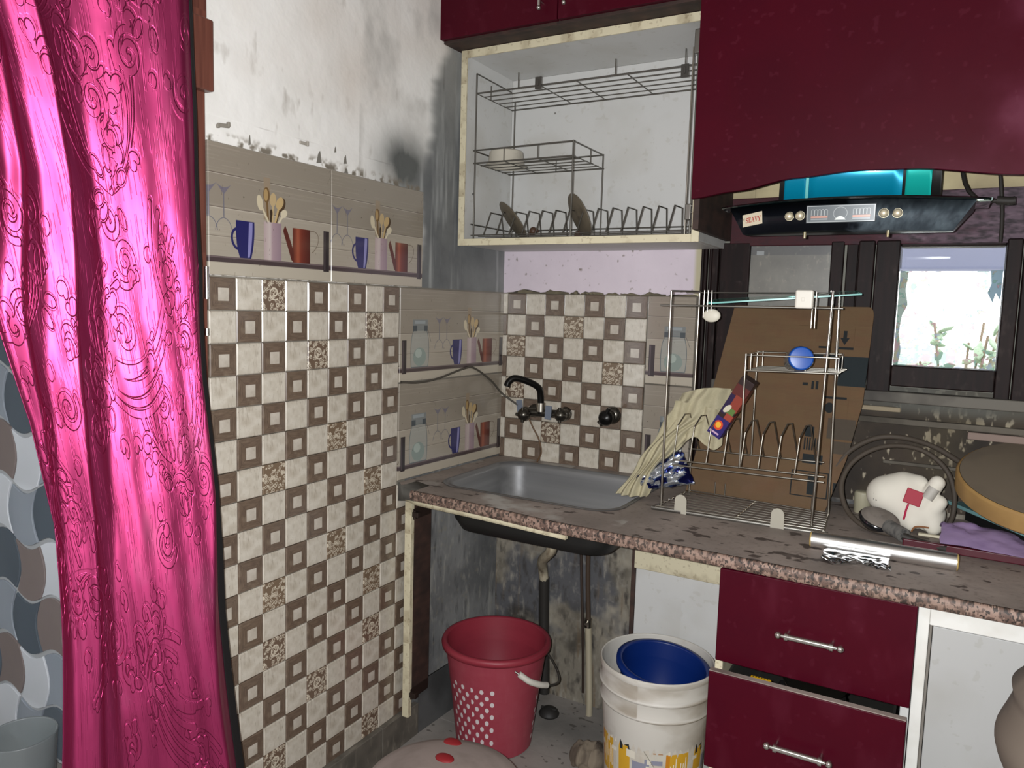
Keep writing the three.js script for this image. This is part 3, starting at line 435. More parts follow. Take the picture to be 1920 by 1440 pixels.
// ------------------------------------------------------------------ curtain
{
  const emboss = cv(1024, 2048, (g, W, H) => {
    let sd = 991; const r = () => (sd = (sd * 16807) % 2147483647) / 2147483647;
    g.fillStyle = '#606060'; g.fillRect(0, 0, W, H); g.lineCap = 'round';
    const line = (pts, lw) => { for (const [c, o, k] of [['#484848', 4, 1.6], ['#dedede', 0, 1.15]]) { g.strokeStyle = c; g.lineWidth = lw * k * 1.5; g.beginPath(); pts.forEach((p, i) => i ? g.lineTo(p[0] + o, p[1] + o) : g.moveTo(p[0] + o, p[1] + o)); g.stroke(); } };
    const spiral = (x, y, R, a0, turns, dir, lw) => { const p = []; for (let t = 0; t <= 40; t++) { const a = a0 + dir * t / 40 * turns * 6.28, q = R * (1 - 0.85 * t / 40); p.push([x + Math.cos(a) * q, y + Math.sin(a) * q * 0.9]); } line(p, lw); };
    const plume = (x, y, L, a, bend, lw) => { const p = []; for (let t = 0; t <= 24; t++) { const s = t / 24, b = a + bend * s; p.push([x + Math.cos(b) * L * s, y + Math.sin(b) * L * s]); } line(p, lw); };
    for (const [cx, cy] of [[180, 220], [620, 420], [260, 760], [760, 960], [200, 1300], [640, 1480], [300, 1840], [880, 150], [860, 1800], [500, 1130], [520, 40], [480, 600], [80, 1000], [860, 1240], [560, 1760]]) {
      const a = r() * 6.28;
      for (let k = 0; k < 6; k++) plume(cx + k * 11, cy + k * 9, 190 + r() * 90, a + k * 0.09, 0.7, 9);
      for (let k = 0; k < 4; k++) plume(cx - k * 10, cy + k * 8, 150 + r() * 70, a + 2.6 + k * 0.1, -0.8, 9);
      for (let k = 0; k < 5; k++) spiral(cx + (r() - 0.5) * 300, cy + (r() - 0.5) * 300, 26 + r() * 30, r() * 6.28, 1.6, r() < 0.5 ? 1 : -1, 8);
      for (let k = 0; k < 14; k++) { const x = cx + (r() - 0.5) * 330, y = cy + (r() - 0.5) * 330; spiral(x, y, 9 + r() * 10, r() * 6.28, 0.8, 1, 9); }
      for (let k = 0; k < 7; k++) { const q = r() * 6.28, x = cx + Math.cos(q) * 55, y = cy + Math.sin(q) * 55; g.fillStyle = '#dcdcdc'; g.beginPath(); g.ellipse(x, y, 22, 13, q, 0, 6.3); g.fill(); g.strokeStyle = '#303030'; g.lineWidth = 4; g.stroke(); }
    }
    g.globalAlpha = 0.10; for (let k = 0; k < 3000; k++) { g.fillStyle = r() < 0.5 ? '#000' : '#fff'; g.fillRect(r() * W, r() * H, 2, 20 + r() * 50); } g.globalAlpha = 1;
  }, { linear: true });
  const cloth = tex(512, 1024, (u, v) => { const n = fbm(u * 60, v * 6, 3), m = fbm(u * 7, v * 14, 4); return mix3(mix3([182, 64, 114], [166, 54, 102], n), [172, 84, 120], clamp((m - 0.62) * 2.2)); }, { clamp: true });
  const satin = mat(0xffffff, 0.43, 0.92, { map: cloth, bumpMap: emboss, bumpScale: 0.0030, side: THREE.DoubleSide });
  const zr = (y) => pw([[0.03, 0.025], [0.40, 0.052], [0.746, 0.078], [1.026, 0.092], [1.227, 0.101], [1.464, 0.096], [1.774, 0.108], [1.972, 0.121], [2.2, 0.13]], y);
  const zl = (y) => pw([[0.03, 0.42], [0.559, 0.405], [0.777, 0.391], [0.992, 0.386], [1.181, 0.412], [1.356, 0.455], [1.61, 0.50], [1.9, 0.60], [2.2, 0.78]], y);
  const keys = [ // fold outlines at four heights: [share of the width, distance from the wall]
    [1.80, [[0, 0.060], [0.25, 0.055], [0.27, 0.064], [0.285, 0.050], [0.335, 0.047], [0.44, 0.076], [0.465, 0.036], [0.60, 0.029], [0.78, 0.072], [0.95, 0.106], [1, 0.090]]],
    [1.36, [[0, 0.050], [0.03, 0.048], [0.11, 0.067], [0.13, 0.046], [0.22, 0.042], [0.34, 0.069], [0.365, 0.036], [0.52, 0.029], [0.74, 0.076], [0.95, 0.112], [1, 0.094]]],
    [1.00, [[0, 0.060], [0.02, 0.058], [0.04, 0.056], [0.05, 0.053], [0.09, 0.050], [0.24, 0.081], [0.27, 0.064], [0.40, 0.059], [0.68, 0.106], [0.93, 0.142], [1, 0.106]]],
    [0.60, [[0, 0.072], [0.02, 0.070], [0.03, 0.069], [0.04, 0.068], [0.07, 0.066], [0.18, 0.087], [0.21, 0.080], [0.30, 0.077], [0.60, 0.128], [0.82, 0.160], [1, 0.100]]]];
  const knots = (y) => { if (y >= keys[0][0]) return keys[0][1]; for (let i = 1; i < keys.length; i++) if (y >= keys[i][0]) { const t = (keys[i - 1][0] - y) / (keys[i - 1][0] - keys[i][0]); return keys[i][1].map((k, j) => [lerp(keys[i - 1][1][j][0], k[0], t), lerp(keys[i - 1][1][j][1], k[1], t)]); } return keys[3][1]; };
  const fold = (s, y) => { const k = knots(y); let q = 0; for (let i = -3; i <= 3; i++) q += pw(k, clamp(s + i * 0.005)) / 7; return q; };
  const P = (s, v) => { const y = lerp(2.2, 0.02, v), z = lerp(zl(y), zr(y), s); return [0.010 + fold(s, y) + 0.05 * sm(1.1, 0.0, y) + 0.0018 * Math.sin(s * 46 + y * 3) * (0.4 + 0.6 * vn(s * 6, y * 3)) + 0.004 * (fbm(s * 9, y * 7, 3) - 0.5), y, z + 0.006 * Math.sin(y * 6 + s * 5)]; };
  const c = thing('curtain', 'shiny pink embossed satin curtain with a black edge hanging in the doorway', 'curtain');
  part(c, 'panel', thick(grid(220, 150, P), 0.0012), satin);
  const band = (s0, s1) => thick(grid(4, 150, (a, v) => { const y = lerp(2.2, 0.02, v), p = P(1, v); const w = pw([[0.02, 0.026], [0.9, 0.020], [1.3, 0.013], [2.2, 0.010]], y); return [p[0] + 0.001 - a * 0.006, p[1], p[2] - a * w]; }), 0.0015);
  part(c, 'edge_binding', band(), mat(0x0b090b, 0.8), 'black edge binding');
  part(c, 'rod', rod([0.055, 2.21, -0.02], [0.055, 2.21, 0.95], 0.010, 12), dullSteel);
}
// translucent tumbler standing on a low ledge in the passage
{
  struct('ledge_beyond', planar(rbox(-0.75, -0.16, 0, 0.17, 0.06, 0.33, 0.006)), mat(0xffffff, 0.7, 0, { map: floorTex }), 'low cement ledge beyond the curtain', 'ledge');
  const t = thing('tumbler', 'cloudy translucent plastic tumbler beside the pink curtain', 'tumbler', [-0.40, 0.171, 0.215]);
  part(t, 'wall', lathe([[0, 0], [0.058, 0], [0.062, 0.004], [0.074, 0.185], [0.0755, 0.192], [0.074, 0.196], [0.072, 0.192], [0.060, 0.006], [0, 0.006]], 48), phys(0xc4cacb, 0.3, 0, { transmission: 0.75, thickness: 0 }));
}

// ------------------------------------------------------------------ worktop with sink
const front = [[0.012, -0.678], [0.05, -0.645], [0.11, -0.624], [0.35, -0.606], [0.565, -0.578], [0.845, -0.570], [1.03, -0.565], [1.30, -0.556], [1.8, -0.555], [2.498, -0.555]];
const zf = (x) => pw(front, x);
const TOP = 0.858, BOT = 0.828;
const counterTex = tex(1600, 512, (u, v) => {
  const x = u * 2.5, z = v * 0.8, n = fbm(x * 8, z * 8, 5), f = fbm(x * 110, z * 110, 2), d = fbm(x * 22 + 3, z * 34, 4), w = fbm(x * 12 + 60, z * 14 + 5, 4);
  let c = mix3([156, 144, 136], [126, 116, 109], clamp((n - 0.3) * 1.8)); c = mix3(c, [96, 86, 80], clamp((f - 0.62) * 2.4) * 0.5);
  c = mix3(c, [62, 52, 48], sm(0.72, 0.77, d + (x > 0.8 && x < 1.25 && z < 0.27 ? 0.09 : 0)) * 0.8); if (x < 0.35 || (x < 0.75 && z < 0.24)) c = mix3(c, [178, 174, 168], clamp((w - 0.55) * 5)); else c = mix3(c, [138, 128, 122], clamp((w - 0.60) * 3)); return c;
}, { repeat: [1 / 2.5, 1 / 0.8], clamp: true });
const graniteTex = tex(512, 128, (u, v) => { const a = fbm(u * 70, v * 12, 2), b = fbm(u * 130 + 9, v * 22, 2), g = fbm(u * 9, v * 4, 3); let c = a > 0.52 ? mix3([146, 118, 107], [172, 147, 132], b) : mix3([88, 69, 62], [120, 95, 85], b); if (b > 0.64 || a < 0.29) c = [48, 40, 37]; return mix3(c, [116, 98, 84], g * 0.5); }, { repeat: [1 / 0.5, 1 / 0.125] });
const bowlOut = (inset, n = 7) => { const x0 = 0.115 + inset, x1 = 0.685 - inset, z0 = -1.175 + inset, z1 = -0.735 - inset, R = Math.max(0.02, 0.085 - inset * 0.4), out = []; for (const [cx, cz, a0] of [[x1 - R, z1 - R, 0], [x0 + R, z1 - R, 1], [x0 + R, z0 + R, 2], [x1 - R, z0 + R, 3]]) for (let k = 0; k <= n; k++) { const a = (a0 + k / n) * Math.PI / 2; out.push([cx + Math.cos(a) * R, cz + Math.sin(a) * R]); } return out; };
{
  const w = thing('worktop', 'dusty stone kitchen worktop with a pink speckled front edge', 'worktop');
  const sh = new THREE.Shape([...front.map((p) => new THREE.Vector2(p[0], -p[1] + 0.004)), new THREE.Vector2(2.498, 1.249), new THREE.Vector2(0.038, 1.249), new THREE.Vector2(0.010, 0.70)]);
  sh.holes.push(new THREE.Path(bowlOut(0).map((p) => new THREE.Vector2(p[0], -p[1]))));
  const g = new THREE.ExtrudeGeometry(sh, { depth: TOP - BOT, bevelEnabled: false }); g.rotateX(-Math.PI / 2); g.translate(0, BOT, 0);
  const pg = planar(g); { const p = pg.attributes.position, uv = pg.attributes.uv; for (let i = 0; i < p.count; i++) uv.setXY(i, p.getX(i), -p.getZ(i) - 0.5); }
  part(w, 'slab', pg, mat(0xffffff, 0.62, 0, { map: counterTex, bumpMap: plasterBump, bumpScale: 0.002 }));
  const rings = []; const fr = []; for (let k = 0; k <= 90; k++) fr.push(lerp(0.10, 2.498, k / 90));
  fr.forEach((x) => { const z = zf(x), r = []; for (let k = 0; k <= 6; k++) { const a = lerp(Math.PI / 2, -Math.PI / 2, k / 6); r.push([x, (TOP + BOT) / 2 + Math.sin(a) * 0.0148, z + 0.003 + Math.cos(a) * 0.007]); } r.push([x, BOT + 0.0002, z - 0.004], [x, TOP - 0.0002, z - 0.004]); rings.push(r); });
  const eg = loft(rings); { const p = eg.attributes.position, uv = eg.attributes.uv; for (let i = 0; i < p.count; i++) uv.setXY(i, p.getX(i), p.getY(i)); }
  part(w, 'front_edge', eg, mat(0xffffff, 0.6, 0, { map: graniteTex }), 'pink and black speckled stone edge');
  part(w, 'end_mortar', planar(loft([[[0.008, 0.80, -0.68], [0.008, 0.857, -0.68], [0.0102, 0.857, -0.74], [0.0102, 0.80, -0.74]], [[0.06, 0.822, -0.640], [0.06, 0.8585, -0.640], [0.06, 0.8585, -0.72], [0.06, 0.80, -0.72]], [[0.112, 0.827, -0.622], [0.112, 0.8585, -0.622], [0.112, 0.8585, -0.70], [0.112, 0.815, -0.70]]])), mat(0xffffff, 0.9, 0, { map: mottled([108, 106, 100], [70, 68, 66], 1, 8) }), 'grey mortar at the wall end');
}
{
  const s = thing('sink', 'stainless steel sink bowl set into the worktop, black underneath', 'sink');
  const ring = (inset, y) => bowlOut(inset).map((p) => [p[0], y, p[1]]);
  const steelTex = tex(256, 256, (u, v) => { const n = fbm(u * 9, v * 9, 5); return mix3([142, 142, 142], [104, 104, 106], clamp((n - 0.3) * 1.6)); });
  const steel = mat(0xffffff, 0.46, 0.45, { map: steelTex });
  part(s, 'bowl', thick(loft([ring(-0.012, TOP + 0.0015), ring(0.001, TOP + 0.0015), ring(0.008, TOP - 0.012), ring(0.016, 0.80), ring(0.024, 0.75), ring(0.045, 0.722), ring(0.085, 0.717), ring(0.16, 0.715), ring(0.205, 0.714)], false), 0.0012), steel);
  part(s, 'bottom', thick(grid(12, 10, (u, v) => { const a = u * 2 * Math.PI, q = bowlOut(0.2049, 7); const k = Math.min(31, Math.floor(u * 32)), p = q[k % 32]; return [lerp(0.4, p[0], v), 0.714, lerp(-0.955, p[1], v)]; }), 0.001), steel);
  part(s, 'underside', loft([ring(0.003, 0.826), ring(0.012, 0.80), ring(0.019, 0.748), ring(0.036, 0.716), ring(0.075, 0.709), ring(0.2, 0.707), ring(0.2, 0.707).map(() => [0.4, 0.7068, -0.955])], false), mat(0x181817, 0.6), 'black bitumen coated underside');
  part(s, 'drain', at(lathe([[0, 0], [0.03, 0], [0.038, 0.003], [0.036, 0.005], [0.02, 0.002], [0, 0.002]], 24), 0.4, 0.7145, -0.955), chrome);
}
{ // drain hose and supply pipe below the sink
  const d = thing('drain_pipe', 'dirty white drain pipe under the sink', 'pipe');
  part(d, 'pipe', tube([[0.40, 0.707, -0.955], [0.395, 0.64, -0.97], [0.30, 0.55, -1.10], [0.262, 0.49, -1.18], [0.256, 0.44, -1.205]], 0.017, 40, 10), mat(0xffffff, 0.6, 0, { map: mottled([190, 180, 156], [110, 96, 78], 1.2, 5) }));
  part(d, 'hose', tube([[0.256, 0.45, -1.205], [0.255, 0.3, -1.215], [0.262, 0.16, -1.215], [0.27, 0.02, -1.21]], 0.019, 30, 10), mat(0x2e2b28, 0.6), 'black lower hose');
  const p = thing('supply_pipe', 'thin rusty pipe with a pale lower half on the stained wall under the sink', 'pipe');
  part(p, 'upper_pipe', tube([[0.405, 0.82, -1.232], [0.41, 0.5, -1.236], [0.42, 0.32, -1.234]], 0.009, 20, 8), mat(0x4c3d31, 0.6, 0.2)); part(p, 'joint', merge(at(new THREE.CylinderGeometry(0.014, 0.014, 0.03, 12), 0.42, 0.31, -1.232), rod([0.42, 0.315, -1.232], [0.425, 0.315, -1.205], 0.006)), chrome, 'bright metal joint');
  part(p, 'lower_pipe', tube([[0.421, 0.30, -1.232], [0.432, 0.2, -1.222], [0.452, 0.06, -1.195], [0.455, 0.0, -1.19]], 0.012, 20, 8), mat(0xb4aa92, 0.6)); part(p, 'rust_pipe', tube([[0.375, 0.82, -1.238], [0.38, 0.55, -1.24], [0.40, 0.25, -1.238], [0.41, 0.05, -1.235]], 0.005, 20, 6), mat(0x3a2d25, 0.7));
}
{ // frame of the missing sink door
  const f = thing('cupboard_frame', 'white edged plywood upright and batten of the doorless sink cupboard', 'cupboard frame');
  part(f, 'upright', planar(rbox(0.028, 0.052, 0.106, 0.80, -0.708, -0.690, 0.002)), creamPaint); part(f, 'side_board', planar(rbox(0.030, 0.050, 0.166, 0.80, -0.80, -0.709, 0.002)), brownPly, 'bare brown plywood side');
  const bz = (x) => zf(x) - 0.012; part(f, 'batten', planar(loft([0.035, 0.11, 0.35, 0.62].map((x) => [[x, 0.811, bz(x)], [x, 0.8275, bz(x)], [x, 0.8275, bz(x) - 0.016], [x, 0.811, bz(x) - 0.016]]))), creamPaint, 'cream painted batten');
  for (const y of [0.765, 0.185]) part(f, 'hinge', merge(rbox(0.052, 0.0545, y - 0.022, y + 0.012, -0.79, -0.70, 0.001), rod([0.056, y - 0.018, -0.703], [0.056, y + 0.006, -0.703], 0.005), rbox(0.052, 0.075, y - 0.012, y + 0.004, -0.712, -0.694, 0.002)), mat(0x2e211c, 0.6, 0.3), 'rusty hinge');
}
{ // white partition board next to the drawers
  const b = thing('partition_board', 'white laminate board with a cream top strip behind the paint bucket', 'board');
  part(b, 'panel', planar(rbox(0.652, 1.017, 0.0, 0.826, -1.062, -1.045, 0.002)), whiteLam); part(b, 'top_strip', planar(rbox(0.650, 1.015, 0.614, 0.827, -1.044, -1.030, 0.003)), creamPaint, 'cream strip'); part(b, 'raw_edge', planar(rbox(0.638, 0.6515, 0.0, 0.826, -1.064, -1.040, 0.003)), brownPly, 'raw brown edge');
}

// ------------------------------------------------------------------ base cabinets
const barHandle = (parent, x0, x1, y, z) => {
  const h = new THREE.Group(); h.name = 'handle'; h.userData = { label: 'shiny metal bar handle' }; parent.add(h);
  const L = x1 - x0, s = (a) => x0 + L * a;
  const g = [rod([s(0.14), y, z + 0.028], [s(0.86), y, z + 0.028], 0.0066, 12), rod([s(0.02), y, z + 0.028], [s(0.14), y, z + 0.028], 0.0042, 10), rod([s(0.86), y, z + 0.028], [s(0.98), y, z + 0.028], 0.0042, 10)];
  for (const a of [0.0, 1.0]) g.push(at(new THREE.SphereGeometry(0.0082, 12, 8), s(a), y, z + 0.028)); for (const a of [0.14, 0.86]) { g.push(rod([s(a), y, z - 0.001], [s(a), y, z + 0.028], 0.0045, 8)); const t = new THREE.CylinderGeometry(0.0092, 0.0092, 0.007, 12); t.rotateZ(Math.PI / 2); g.push(at(t, s(a), y, z + 0.028)); }
  const o = merge(g); const m = new THREE.Mesh(o, brightSteel); m.name = 'handle'; m.castShadow = m.receiveShadow = true; m.userData = { label: 'shiny metal bar handle' }; parent.remove(h); parent.add(m); return m;
};
{
  const u = thing('drawer_unit', 'white drawer unit with two glossy dark red drawers, the lower one ajar', 'drawer unit');
  part(u, 'side_panel', planar(rbox(1.018, 1.036, 0, 0.826, -1.20, -0.580, 0.002)), creamPaint); part(u, 'side_panel', planar(rbox(1.402, 1.419, 0, 0.826, -1.20, -0.580, 0.002)), whiteLam); part(u, 'back_panel', planar(rbox(1.036, 1.402, 0.02, 0.826, -1.20, -1.19, 0.001)), whiteLam); part(u, 'bottom_panel', planar(rbox(1.036, 1.402, 0.30, 0.318, -1.19, -0.59, 0.001)), whiteLam);
  const d1 = part(u, 'drawer', planar(rbox(1.022, 1.4195, 0.608, 0.826, -0.579, -0.561, 0.003)), redLam, 'upper dark red drawer front'); barHandle(d1, 1.160, 1.285, 0.712, -0.561);
  part(d1, 'tray', planar(merge(box(1.05, 1.39, 0.64, 0.645, -1.1, -0.58), box(1.05, 1.06, 0.64, 0.76, -1.1, -0.58), box(1.38, 1.39, 0.64, 0.76, -1.1, -0.58))), dullSteel);
  const d2 = part(u, 'drawer', planar(rbox(1.022, 1.4165, 0.378, 0.604, -0.528, -0.510, 0.003)), redLam, 'lower dark red drawer front pulled ajar'); barHandle(d2, 1.160, 1.284, 0.485, -0.510);
  part(d2, 'top_lipping', planar(rbox(1.0225, 1.416, 0.604, 0.6062, -0.5275, -0.5105, 0.0008)), mat(0xffffff, 0.7, 0, { map: mottled([150, 138, 130], [96, 84, 78], 1, 6) }), 'dusty drawer edge');
  part(d2, 'tray', planar(merge(box(1.045, 1.395, 0.40, 0.405, -1.05, -0.53), box(1.045, 1.05, 0.40, 0.57, -1.05, -0.53), box(1.39, 1.395, 0.40, 0.57, -1.05, -0.53), box(1.05, 1.39, 0.40, 0.57, -1.055, -1.05))), dullSteel);
  const grille = []; for (let k = 0; k < 9; k++) grille.push(rod([1.31 + k * 0.0095, 0.45, -0.536], [1.31 + k * 0.0095, 0.60, -0.536], 0.0014)); for (const y of [0.45, 0.52, 0.597]) grille.push(rod([1.305, y, -0.536], [1.394, y, -0.536], 0.0016)); part(d2, 'wire_side', merge(grille), chrome);
  solo('packet', rbox(1.105, 1.150, 0.50, 0.598, -0.556, -0.542, 0.003), mat(0xffffff, 0.4, 0, { map: cv(64, 64, (g) => { g.fillStyle = '#d8a91c'; g.fillRect(0, 0, 64, 64); g.fillStyle = '#5c4a12'; for (let k = 0; k < 6; k++) g.fillRect(6 + k * 9, 14, 4, 22); }) }), 'yellow printed packet inside the open drawer', 'packet');
  solo('tray_box', planar(merge(rbox(1.16, 1.30, 0.43, 0.585, -0.60, -0.545, 0.006))), mat(0x1a1817, 0.5), 'black plastic box inside the open drawer', 'box');
  solo('steel_plate', at(lathe([[0, 0], [0.055, 0.002], [0.068, 0.010], [0.066, 0.0115], [0.054, 0.0035], [0, 0.002]], 28).rotateX(0.25), 1.235, 0.592, -0.60), chrome, 'small steel dish resting on the black box in the open drawer', 'dish');
}
{
  const u = thing('base_cabinet', 'white base cabinet with an inset white door beside the red drawers', 'cabinet');
  part(u, 'frame', planar(merge(rbox(1.4205, 1.442, 0, 0.826, -1.20, -0.572, 0.002), rbox(1.442, 2.3, 0.788, 0.826, -0.60, -0.572, 0.002), rbox(1.442, 2.3, 0.0, 0.08, -0.60, -0.572, 0.002), rbox(2.28, 2.3, 0.08, 0.788, -1.2, -0.572, 0.002))), mat(0xffffff, 0.45, 0, { map: tex(256, 256, (u2, v2) => mix3([226, 225, 220], [200, 196, 186], clamp((fbm(u2 * 9, v2 * 9, 4) - 0.4) * 1.4)), { repeat: [2, 2] }) }));
  const doorM = mat(0xdadada, 0.5, 0, { map: whiteLamTex });
  part(u, 'gap_shade_strip', planar(rbox(1.4425, 1.4475, 0.085, 0.786, -0.592, -0.580, 0.001)), mat(0x77716a, 0.7)); part(u, 'door', planar(rbox(1.4485, 1.86, 0.082, 0.786, -0.594, -0.577, 0.002)), doorM); part(u, 'door', planar(rbox(1.863, 2.278, 0.082, 0.786, -0.594, -0.577, 0.002)), doorM);  // grey strip beside the door: shade of the gap put into its colour
}

// ------------------------------------------------------------------ wall cabinets
{
  const c = thing('dish_cabinet', 'open white wall cabinet with cream front lipping holding a dish rack', 'cabinet');
  const cx0 = 0.033, cx1 = 0.818, y0 = 1.597, y1 = 2.203, zb = -1.248, zfz = -0.952;
  part(c, 'side_panel', planar(rbox(cx0, cx0 + 0.017, y0 + 0.0005, y1, zb, zfz, 0.001)), whiteLam); part(c, 'side_panel', planar(rbox(cx1 - 0.017, cx1, y0 + 0.0005, y1, zb, zfz, 0.001)), whiteLam); part(c, 'top_panel', planar(rbox(cx0 + 0.0175, cx1 - 0.0175, y1 - 0.017, y1, zb, zfz, 0.001)), whiteLam); part(c, 'bottom_panel', planar(rbox(cx0 + 0.0175, cx1 - 0.0175, y0, y0 + 0.017, zb, zfz, 0.001)), whiteLam); part(c, 'back_panel', planar(rbox(cx0 + 0.0175, cx1 - 0.0175, y0 + 0.0175, y1 - 0.0175, zb, zb + 0.008, 0.001)), mat(0xffffff, 0.4, 0, { map: whiteLamTex }));
  part(c, 'lipping', planar(rbox(cx0 - 0.003, cx0 + 0.0185, y0 - 0.003, y1, zfz + 0.0003, zfz + 0.006, 0.001)), creamPaint); part(c, 'lipping', planar(rbox(cx1 - 0.0185, cx1 + 0.003, y0 - 0.003, y1, zfz + 0.0003, zfz + 0.006, 0.001)), creamPaint); part(c, 'lipping', planar(rbox(cx0 + 0.0187, cx1 - 0.0187, y0 - 0.003, y0 + 0.0185, zfz + 0.0003, zfz + 0.006, 0.001)), creamPaint); part(c, 'lipping', planar(rbox(cx0 + 0.0187, cx1 - 0.0187, y1 - 0.024, y1, zfz + 0.0003, zfz + 0.006, 0.001)), creamPaint);
  part(c, 'screw', merge(at(new THREE.SphereGeometry(0.004, 8, 6), 0.0505, 1.765, -1.0)), blackMat); for (const [x, y] of [[0.22, 2.06], [0.69, 2.052]]) part(c, 'screw', at(new THREE.SphereGeometry(0.003, 8, 6), x, y, -1.2395), dullSteel);
}
const knob = (parent, x, y0, z) => part(parent, 'handle', merge(rod([x, y0, z + 0.022], [x, y0 + 0.10, z + 0.022], 0.0045, 10), at(new THREE.SphereGeometry(0.0068, 10, 8), x, y0, z + 0.022), at(new THREE.SphereGeometry(0.0068, 10, 8), x, y0 + 0.1, z + 0.022), rod([x, y0 + 0.02, z], [x, y0 + 0.02, z + 0.022], 0.0045, 8), rod([x, y0 + 0.08, z], [x, y0 + 0.08, z + 0.022], 0.0045, 8)), brightSteel, 'shiny metal handle');
{
  const c = thing('upper_cabinet', 'dark red two door cupboard mounted above the open dish cabinet', 'cabinet');
  part(c, 'body', planar(merge(rbox(0.004, 0.818, 2.2045, 2.222, -1.248, -0.876, 0.001), rbox(0.004, 0.022, 2.222, 2.78, -1.248, -0.876, 0.001), rbox(0.80, 0.818, 2.222, 2.78, -1.248, -0.876, 0.001), rbox(0.004, 0.818, 2.76, 2.78, -1.248, -0.876, 0.001))), brownPly, 'brown plywood carcass');
  const a = part(c, 'door', planar(rbox(0.002, 0.4085, 2.212, 2.78, -0.8755, -0.857, 0.002)), redLam); knob(a, 0.362, 2.243, -0.857); const b = part(c, 'door', planar(rbox(0.4115, 0.817, 2.212, 2.78, -0.8755, -0.857, 0.002)), redLam); knob(b, 0.44, 2.245, -0.857);
}
{
  const c = thing('hood_cabinet', 'large dark red hood cover with an arched lower edge', 'cabinet');
  const s = new THREE.Shape(); const arch = (x) => pws([[0.82, 1.698], [0.93, 1.712], [1.08, 1.737], [1.22, 1.747], [1.32, 1.744], [1.56, 1.718], [1.80, 1.700], [2.2, 1.69]], x);
  s.moveTo(0.8215, 2.78); for (let k = 0; k <= 50; k++) { const x = lerp(0.8215, 2.2, k / 50); s.lineTo(x, lerp(1.698, arch(x), 1)); } s.lineTo(2.2, 2.78); s.closePath();
  const g = new THREE.ExtrudeGeometry(s, { depth: 0.016, bevelEnabled: true, bevelSize: 0.001, bevelThickness: 0.001, bevelSegments: 1 }); g.translate(0, 0, -0.875);
  const redDusty = phys(0xffffff, 0.45, 0, { map: tex(512, 512, (u, v) => { const x = u * 1.6, y = v * 1.2, n = fbm(x * 7, y * 7, 5), f = fbm(x * 70, y * 70, 2), d = sm(0.35, 0.95, x - 0.5 * y + (n - 0.5) * 0.8); let q = mix3([72, 3, 23], [61, 4, 21], n); q = mix3(q, [108, 54, 72], clamp(d * 0.75 * (0.4 + n))); return mix3(q, [132, 96, 100], f > 0.80 ? 0.12 : 0); }, { repeat: [1 / 1.6, 1 / 1.2], offset: [-0.82 / 1.6, -1.69 / 1.2] }), specularIntensity: 0.25 });
  part(c, 'front_panel', planar(g), redDusty); part(c, 'side_panel', planar(rbox(0.8215, 0.838, 1.62, 2.78, -1.233, -0.878, 0.001)), brownPly, 'bare brown side board'); part(c, 'top_panel', planar(rbox(0.838, 2.2, 2.76, 2.78, -1.248, -0.878, 0.001)), brownPly);
}
